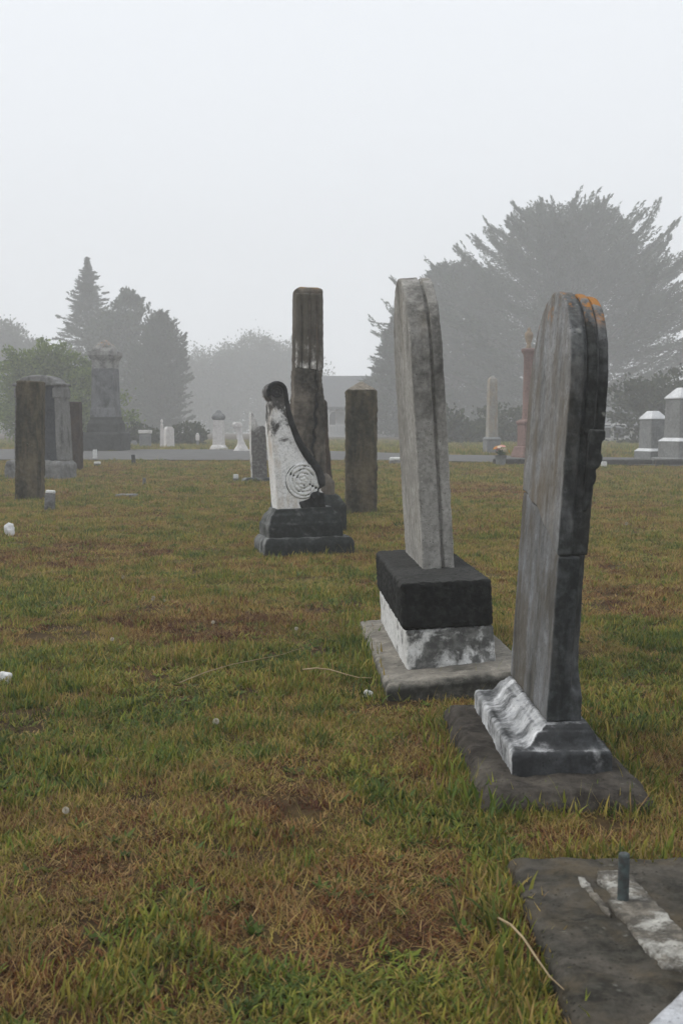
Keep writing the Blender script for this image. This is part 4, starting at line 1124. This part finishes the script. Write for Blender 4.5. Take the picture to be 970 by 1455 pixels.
for (px, top, r, Y, lab) in ((640, 590, 60, 52, 'dark bush under the rounded cypress behind the obelisk'), (730, 575, 70, 54, 'dark broad bush under the huge cypress behind the red column'),
                             (840, 560, 70, 62, 'dark bush behind the low pale cottage'), (950, 530, 80, 50, 'tall dark bush behind the two pedestal tombstones')):
    b = base_at(px, Y); lobx, lobz = b[0], b[2]
    clumpy_tree('low_bush', lab, b, ztop(px, top, Y), 0.1, lob([(px, top + 30, r * 0.6, 32, 0), (px + r * 0.5, top + 45, r * 0.5, 30, 0.2), (px - r * 0.5, top + 45, r * 0.55, 30, -0.1), (px, 625, r * 0.8, 24, 0)], Y),
                leaf=0.2, per=700, mat=M_far, group='bushes under the cypresses', cat='bush')

# ------------------------------------------------------------------ grass
def grass_mat():
    t = NT('grass_blades')
    oi = t.new('ShaderNodeObjectInfo')
    at1 = t.new('ShaderNodeAttribute', attribute_name='tone')
    kd = t.new('ShaderNodeAttribute', attribute_name='sort')
    p1 = t.noise(oi.outputs['Location'], 1.3, 4, 0.65, seed=2.0)
    p2 = t.noise(oi.outputs['Location'], 9.0, 3, 0.6, seed=5.0)
    v = t.math('ADD', t.math('MULTIPLY', t.step(p1, 0.36, 0.66), 0.32), t.math('MULTIPLY', t.step(p2, 0.32, 0.68), 0.24))
    v = t.math('ADD', v, t.math('MULTIPLY', at1.outputs['Fac'], 0.46))
    v = t.math('ADD', t.math('ADD', v, kd.outputs['Fac']), 0.045)
    col = t.ramp(v, [(0.02, (0.085, 0.026, 0.010)), (0.17, (0.19, 0.08, 0.024)), (0.34, (0.36, 0.24, 0.095)), (0.50, (0.33, 0.25, 0.06)), (0.64, (0.245, 0.225, 0.036)), (0.82, (0.15, 0.185, 0.022)), (1.0, (0.07, 0.115, 0.018))])
    vr = t.new('ShaderNodeHueSaturation'); t.l.new(col, vr.inputs['Color'])
    t.l.new(t.math('ADD', t.math('MULTIPLY', oi.outputs['Random'], 0.75), 0.58), vr.inputs['Value'])
    col = vr.outputs[0]
    d = t.new('ShaderNodeBsdfPrincipled'); t.l.new(col, d.inputs['Base Color']); d.inputs['Roughness'].default_value = 0.6; d.inputs['Specular IOR Level'].default_value = 0.25
    tr = t.new('ShaderNodeBsdfTranslucent'); t.l.new(col, tr.inputs[0])
    mx = t.new('ShaderNodeMixShader'); mx.inputs[0].default_value = 0.3
    t.l.new(d.outputs[0], mx.inputs[1]); t.l.new(tr.outputs[0], mx.inputs[2])
    t.l.new(mx.outputs[0], t.out.inputs[0])
    return t.m
M_grass = grass_mat()

def blade_mesh(name, blades):
    """blades: (x, y, az, length, width, lean, curl, tone, sort)"""
    V, F, T, K = [], [], [], []
    for (x, y, az, ln_, wd, le, cu, tone, srt) in blades:
        ca, sa = math.cos(az), math.sin(az)
        o = len(V)
        segs = 3
        px_, pz = 0.0, -0.004
        ang = le
        tw = random.uniform(-0.5, 0.5)
        for k in range(segs + 1):
            wk = wd * (1.0, 0.92, 0.66, 0.0)[k] * 0.5
            cx__, cy__ = x + ca * px_, y + sa * px_
            sxx, syy = -sa * math.cos(tw) * wk + ca * math.sin(tw) * wk, ca * math.cos(tw) * wk + sa * math.sin(tw) * wk
            if k < segs:
                V += [(cx__ - sxx, cy__ - syy, pz), (cx__ + sxx, cy__ + syy, pz)]
                T += [tone, tone]; K += [srt, srt]
            else:
                V.append((cx__, cy__, pz)); T.append(tone); K.append(srt)
            px_ += math.sin(ang) * ln_ / segs
            pz += math.cos(ang) * ln_ / segs
            ang += cu / segs
        F += [(o, o + 1, o + 3, o + 2), (o + 2, o + 3, o + 5, o + 4), (o + 4, o + 5, o + 6)]
    me = bpy.data.meshes.new(name)
    me.from_pydata(V, [], F)
    a_ = me.attributes.new('tone', 'FLOAT', 'POINT'); a_.data.foreach_set('value', T)
    a_ = me.attributes.new('sort', 'FLOAT', 'POINT'); a_.data.foreach_set('value', K)
    me.materials.append(M_grass)
    return bpy.data.objects.new(name, me)

gcol = bpy.data.collections.new('grass_sources')
U = random.uniform
def mk_clump(kind, i):
    bl = []
    def pt(r):
        a, q_ = U(0, 6.283), r * math.sqrt(random.random())
        return q_ * math.cos(a), q_ * math.sin(a)
    if kind == 'fine':        # short mixed mown blades
        for _ in range(54):
            x, y = pt(0.075); bl.append((x, y, U(0, 6.28), U(0.012, 0.036), U(0.002, 0.0042), U(0.0, 0.85), U(0, 1.1), random.random(), 0.0))
    elif kind == 'dry':       # dead, matted thatch
        for _ in range(54):
            x, y = pt(0.085); bl.append((x, y, U(0, 6.28), U(0.02, 0.065), U(0.0018, 0.0034), U(0.5, 1.4), U(-0.2, 0.7), random.random() * 0.8, -0.14))
    elif kind == 'green':     # taller green tuft
        for _ in range(26):
            x, y = pt(0.055); bl.append((x, y, U(0, 6.28), U(0.02, 0.062), U(0.0034, 0.007), U(0.05, 0.7), U(0.1, 1.2), random.random(), U(0.1, 0.4)))
    elif kind == 'broad':     # flat weed rosette
        for k in range(9):
            bl.append((0, 0, k * 0.7 + U(-0.3, 0.3), U(0.025, 0.055), U(0.010, 0.018), U(0.6, 1.2), U(0.1, 0.7), U(0.4, 1), 0.35))
    elif kind == 'rust':      # reddish sorrel and dead weed
        for _ in range(22):
            x, y = pt(0.05); bl.append((x, y, U(0, 6.28), U(0.015, 0.045), U(0.003, 0.008), U(0.3, 1.2), U(0, 0.8), random.random() * 0.35, -0.26))
    elif kind == 'litter':    # fallen dead leaves and dock
        for _ in range(5):
            x, y = pt(0.07); bl.append((x, y, U(0, 6.28), U(0.018, 0.034), U(0.007, 0.013), U(1.1, 1.55), U(-0.3, 0.3), random.random() * 0.5, -0.3))
    elif kind == 'stalk':     # thin pale seed stalks
        for _ in range(3):
            x, y = pt(0.04); bl.append((x, y, U(0, 6.28), U(0.07, 0.14), U(0.0012, 0.002), U(0.0, 0.5), U(0, 0.7), U(0.3, 0.6), 0.0))
    gcol.objects.link(blade_mesh('grass_%02d_%s' % (i, kind), bl))
kinds = ['litter'] * 2 + ['fine'] * 5 + ['dry'] * 4 + ['green'] * 4 + ['broad'] * 2 + ['rust'] * 2 + ['stalk'] * 2
for i, k in enumerate(kinds): mk_clump(k, i)
KI = {k: [i for i, q_ in enumerate(kinds) if q_ == k] for k in set(kinds)}

def covered(x, y):
    for (cx_, cy_, rz, hx_, hy_) in FOOT:
        dx, dy = x - cx_, y - cy_
        if abs(dx) > 2 or abs(dy) > 2: continue
        c_, s_ = math.cos(rz), math.sin(rz)
        if abs(dx * c_ + dy * s_) < hx_ and abs(-dx * s_ + dy * c_) < hy_: return True
    return False

pts, rots, scs, ids = [], [], [], []
PATCH = []           # uneven growth: (x, y, radius, what grows there)
for (px, py, r_, k) in ((420, 1140, 0.16, 'rust'), (480, 1290, 0.2, 'rust'), (600, 1270, 0.2, 'rust'), (330, 1300, 0.12, 'rust'), (930, 1110, 0.25, 'rust'), (130, 1190, 0.14, 'rust'),
                        (50, 1390, 0.1, 'rust'), (300, 880, 0.5, 'rust'), (120, 790, 0.7, 'rust'), (700, 700, 1.2, 'rust'), (880, 850, 0.5, 'rust'), (760, 1330, 0.14, 'rust'),
                        (150, 955, 0.34, 'weed'), (50, 965, 0.3, 'weed'), (330, 955, 0.34, 'weed'), (480, 940, 0.3, 'weed'), (250, 1000, 0.2, 'weed'), (160, 1370, 0.12, 'weed'), (250, 1330, 0.15, 'weed'),
                        (500, 1120, 0.16, 'weed'), (860, 985, 0.4, 'weed'), (640, 1190, 0.14, 'weed'), (420, 1400, 0.12, 'weed'), (560, 1400, 0.1, 'weed'), (60, 1100, 0.2, 'weed'), (700, 1240, 0.12, 'weed'), (950, 900, 0.4, 'weed'), (560, 860, 0.4, 'weed'), (60, 850, 0.5, 'weed'),
                        (40, 1025, 0.12, 'bare'), (90, 905, 0.2, 'bare'), (455, 1150, 0.06, 'bare'), (200, 1235, 0.06, 'bare'), (380, 1210, 0.07, 'bare'), (620, 1120, 0.06, 'bare'), (515, 975, 0.12, 'bare'), (330, 1050, 0.06, 'bare')):
    g = ground(px, py); PATCH.append((g.x, g.y, r_, k))
def patch_at(x, y):
    wob = 0.45 * mnoise.noise((x * 7, y * 7, 1.0))
    for (a, b, r_, k) in PATCH:
        d2 = ((x - a) ** 2 + ((y - b) * 0.7) ** 2) ** 0.5 / r_
        if d2 + wob < 1: return k
    return None
def sow(y0, y1, dens, scale):
    area_n = 0
    y = y0
    n = int(dens * (y1 - y0) * (0.64 * (y0 + y1) / 2 + 2.4))
    for _ in range(n):
        y = U(y0, y1)
        hwid = 0.32 * y + 1.2
        x = U(-hwid, hwid)
        if y > road_near(x) - 0.15 or covered(x, y): continue
        pn = mnoise.noise((x * 0.5, y * 0.5, 11.0)) + 0.6 * mnoise.noise((x * 1.9, y * 1.9, 4.0))
        pf = mnoise.noise((x * 4.5, y * 4.5, 9.0))
        if pf + 0.5 * mnoise.noise((x * 13, y * 13, 2.0)) < -0.38 and random.random() < 0.85: continue          # worn bare spots
        r_ = random.random() + 0.3 * pn + 0.45 * pf
        pk = patch_at(x, y) if random.random() < 0.8 else None
        if pk == 'bare': continue
        if pk == 'rust': r_ = U(0, 0.3)
        elif pk == 'weed': r_ = U(0.8, 1.25)
        if r_ < 0.20: k = 'rust' if pk or mnoise.noise((x * 2.2, y * 2.2, 31.0)) > -0.05 else 'dry'
        elif r_ < 0.40: k = 'dry'
        elif r_ < 0.80: k = 'fine'
        elif r_ < 1.0: k = 'green'
        elif r_ < 1.06: k = 'broad'
        else: k = 'broad' if pk and random.random() < 0.4 else 'green'
        q9 = random.random()
        if q9 < 0.02: k = 'stalk'
        elif q9 < 0.06: k = 'litter'
        elif q9 < 0.10: k = 'broad'
        pts.append((x, y, gz(x, y))); ids.append(random.choice(KI[k]))
        rots.append((U(-0.12, 0.12), U(-0.12, 0.12), U(0, 6.28)))
        hs_ = 0.8 + 0.6 * max(-0.6, mnoise.noise((x * 2.3, y * 2.3, 21.0)))
        scs.append((scale, scale, scale * hs_ * U(0.75, 1.25)))
sow(0.9, 3.2, 1350, 0.84)
sow(3.2, 6.0, 900, 0.95)
sow(6.0, 10.0, 460, 1.15)
sow(10.0, 17.0, 240, 1.4)
sow(17.0, 29.5, 120, 1.8)
for _ in range(14000):       # rough grass beyond the road
    y = U(27, 64); x = U(-0.32 * y - 3, 0.32 * y + 3)
    if y < road_near(max(-18, min(14, x))) + 8.2 - 4.0 * smooth((x + 3) / 6): continue
    pts.append((x, y, gz(x, y))); ids.append(random.choice(KI['green'] + KI['fine'] + KI['dry'][:2]))
    rots.append((0, 0, U(0, 6.28))); s_ = U(2.2, 3.6); scs.append((s_, s_, s_ * U(0.6, 1.2)))
# longer grass left by the mower around the stones
for (cx_, cy_, rz, hx_, hy_) in FOOT:
    per_ = 4 * (hx_ + hy_)
    dn = 55 if cy_ < 6 else 26 if cy_ < 16 else 10
    for _ in range(int(per_ * dn)):
        a = random.random() * 2 * (hx_ + hy_) * 2
        if a < 4 * hx_: lx, ly = (a % (2 * hx_)) - hx_, (hy_ if a < 2 * hx_ else -hy_)
        else:
            a -= 4 * hx_; lx, ly = (hx_ if a < 2 * hy_ else -hx_), (a % (2 * hy_)) - hy_
        j = U(0.0, 0.07) * (1 if cy_ < 8 else 1.6)
        lx += math.copysign(j, lx) if abs(abs(lx) - hx_) < 1e-6 else 0
        ly += math.copysign(j, ly) if abs(abs(ly) - hy_) < 1e-6 else 0
        x = cx_ + lx * math.cos(rz) - ly * math.sin(rz); y = cy_ + lx * math.sin(rz) + ly * math.cos(rz)
        pts.append((x, y, gz(x, y))); ids.append(random.choice(KI['green'] + KI['fine'] + KI['stalk'][:1] + KI['dry'][:1]))
        rots.append((U(-0.2, 0.2), U(-0.2, 0.2), U(0, 6.28))); s_ = U(0.9, 1.5); scs.append((s_, s_, s_ * U(0.9, 1.4)))

gm = bpy.data.meshes.new('grass')
gm.from_pydata(pts, [], [])
a_ = gm.attributes.new('idx', 'INT', 'POINT'); a_.data.foreach_set('value', ids)
a_ = gm.attributes.new('rot', 'FLOAT_VECTOR', 'POINT'); a_.data.foreach_set('vector', [c for r_ in rots for c in r_])
a_ = gm.attributes.new('scl', 'FLOAT_VECTOR', 'POINT'); a_.data.foreach_set('vector', [c for r_ in scs for c in r_])
gm.materials.append(M_grass)
grass = bpy.data.objects.new('grass', gm); COL.objects.link(grass)
tag(grass, 'short patchy lawn of green, straw and rust coloured grass', 'grass', kind='stuff')
ng = bpy.data.node_groups.new('sow_grass', 'GeometryNodeTree')
ng.interface.new_socket('Geometry', in_out='INPUT', socket_type='NodeSocketGeometry')
ng.interface.new_socket('Geometry', in_out='OUTPUT', socket_type='NodeSocketGeometry')
gi, go = ng.nodes.new('NodeGroupInput'), ng.nodes.new('NodeGroupOutput')
ip = ng.nodes.new('GeometryNodeInstanceOnPoints'); ci = ng.nodes.new('GeometryNodeCollectionInfo')
ci.inputs['Collection'].default_value = gcol; ci.inputs['Separate Children'].default_value = True; ci.inputs['Reset Children'].default_value = True
def nattr(nm, ty):
    nd = ng.nodes.new('GeometryNodeInputNamedAttribute'); nd.data_type = ty; nd.inputs['Name'].default_value = nm
    return nd.outputs['Attribute']
ng.links.new(gi.outputs[0], ip.inputs['Points']); ng.links.new(ci.outputs[0], ip.inputs['Instance'])
ip.inputs['Pick Instance'].default_value = True
ng.links.new(nattr('idx', 'INT'), ip.inputs['Instance Index'])
e2r = ng.nodes.new('FunctionNodeEulerToRotation')
ng.links.new(nattr('rot', 'FLOAT_VECTOR'), e2r.inputs[0]); ng.links.new(e2r.outputs[0], ip.inputs['Rotation'])
ng.links.new(nattr('scl', 'FLOAT_VECTOR'), ip.inputs['Scale'])
ng.links.new(ip.outputs[0], go.inputs[0])
md = grass.modifiers.new('sow', 'NODES'); md.node_group = ng

# ------------------------------------------------------------------ small things in the grass
M_seed = plain('seed_head', (0.5, 0.46, 0.38), (0.4, 0.36, 0.28), scale=80); M_stem = plain('weed_stem', (0.16, 0.15, 0.06)); M_straw = plain('straw', (0.36, 0.27, 0.15), (0.26, 0.19, 0.1), scale=30)
DL = {218: 'largest pale dandelion seed head, with a tiny one close beside it', 234: 'tiny dandelion head close beside the largest one', 889: 'pale dandelion head in the far lawn beyond the arched tablet', 421: 'small dandelion head nearest the dark concrete block'}
for (px, py, r_) in ((218, 850, 0.013), (307, 1025, 0.010), (175, 820, 0.011), (94, 1157, 0.008), (889, 744, 0.016), (303, 884, 0.008), (421, 893, 0.008), (160, 908, 0.008), (234, 853, 0.006)):
    g = ground(px, py + 12)
    d = thing('dandelion', DL.get(px, 'lone pale round dandelion seed head on its stem in open lawn'), 'flower', (g.x, g.y, gz(g.x, g.y)), U(0, 6), group='dandelion seed heads')
    h = max(0.03, at(px, py, g.y).z - gz(g.x, g.y))
    MB().tube([(0, 0, -0.01), (0.004, 0.002, h * 0.5), (0, 0, h)], 0.0014, 5).build('stem', M_stem, d)
    sh = MB()
    for k in range(90):
        zz = 1 - 2 * (k + 0.5) / 90; ph = k * 2.39996
        dv = Vector((math.sqrt(1 - zz * zz) * math.cos(ph), math.sqrt(1 - zz * zz) * math.sin(ph), zz))
        sd = dv.cross(Vector((0.2, 0.3, 0.9))).normalized() * r_ * 0.2
        c0 = Vector((0, 0, h)); e = c0 + dv * r_
        sh.add([c0 + dv * r_ * 0.3, e + sd, e + dv * 0.0015, e - sd], [(0, 1, 2, 3)])
    sh.build('seed_head', M_seed, d)
g = ground(828, 724)
pz = gz(g.x, g.y)
rf_ = thing('red_flower', 'single small red flower in the lawn beside the arched tablet', 'flower', (g.x, g.y, pz))
h = max(0.06, at(828, 713, g.y).z - pz)
MB().tube([(0, 0, 0), (0.004, 0, h)], 0.003, 5).build('stem', M_stem, rf_)
fl = MB()
for q_ in range(7):
    b0 = 2 * math.pi * q_ / 7
    fl.add([(0, 0, h), (0.028 * math.cos(b0 + 0.4), 0.028 * math.sin(b0 + 0.4), h + 0.016), (0.038 * math.cos(b0), 0.038 * math.sin(b0), h + 0.028), (0.028 * math.cos(b0 - 0.4), 0.028 * math.sin(b0 - 0.4), h + 0.016)], [(0, 1, 2, 3)])
fl.build('bloom', plain('petal_red', (0.6, 0.03, 0.03)), rf_)
for (a, b, lab, r_) in (((708, 1340), (800, 1440), 'long dry straw stalk lying over the edge of the flat footing', 0.0026), ((430, 968), (528, 976), 'thin pale twig lying on the grass by the white plinth', 0.003),
                        ((255, 985), (432, 932), 'long thin dry stem bent across the open lawn', 0.0022)):
    p, q_ = ground(*a), ground(*b)
    pz_, qz = gz(p.x, p.y) + 0.045, gz(q_.x, q_.y) + 0.05
    st = MB().tube([(p.x + (q_.x - p.x) * k / 5, p.y + (q_.y - p.y) * k / 5, pz_ + (qz - pz_) * k / 5 + 0.012 * math.sin(k * 1.1)) for k in range(6)], [r_, r_, r_ * 0.9, r_ * 0.8, r_ * 0.6, r_ * 0.3], 5).build('dry_stalk', M_straw)
    tag(st, lab, 'stalk')
print('TRIS grass points', len(pts))
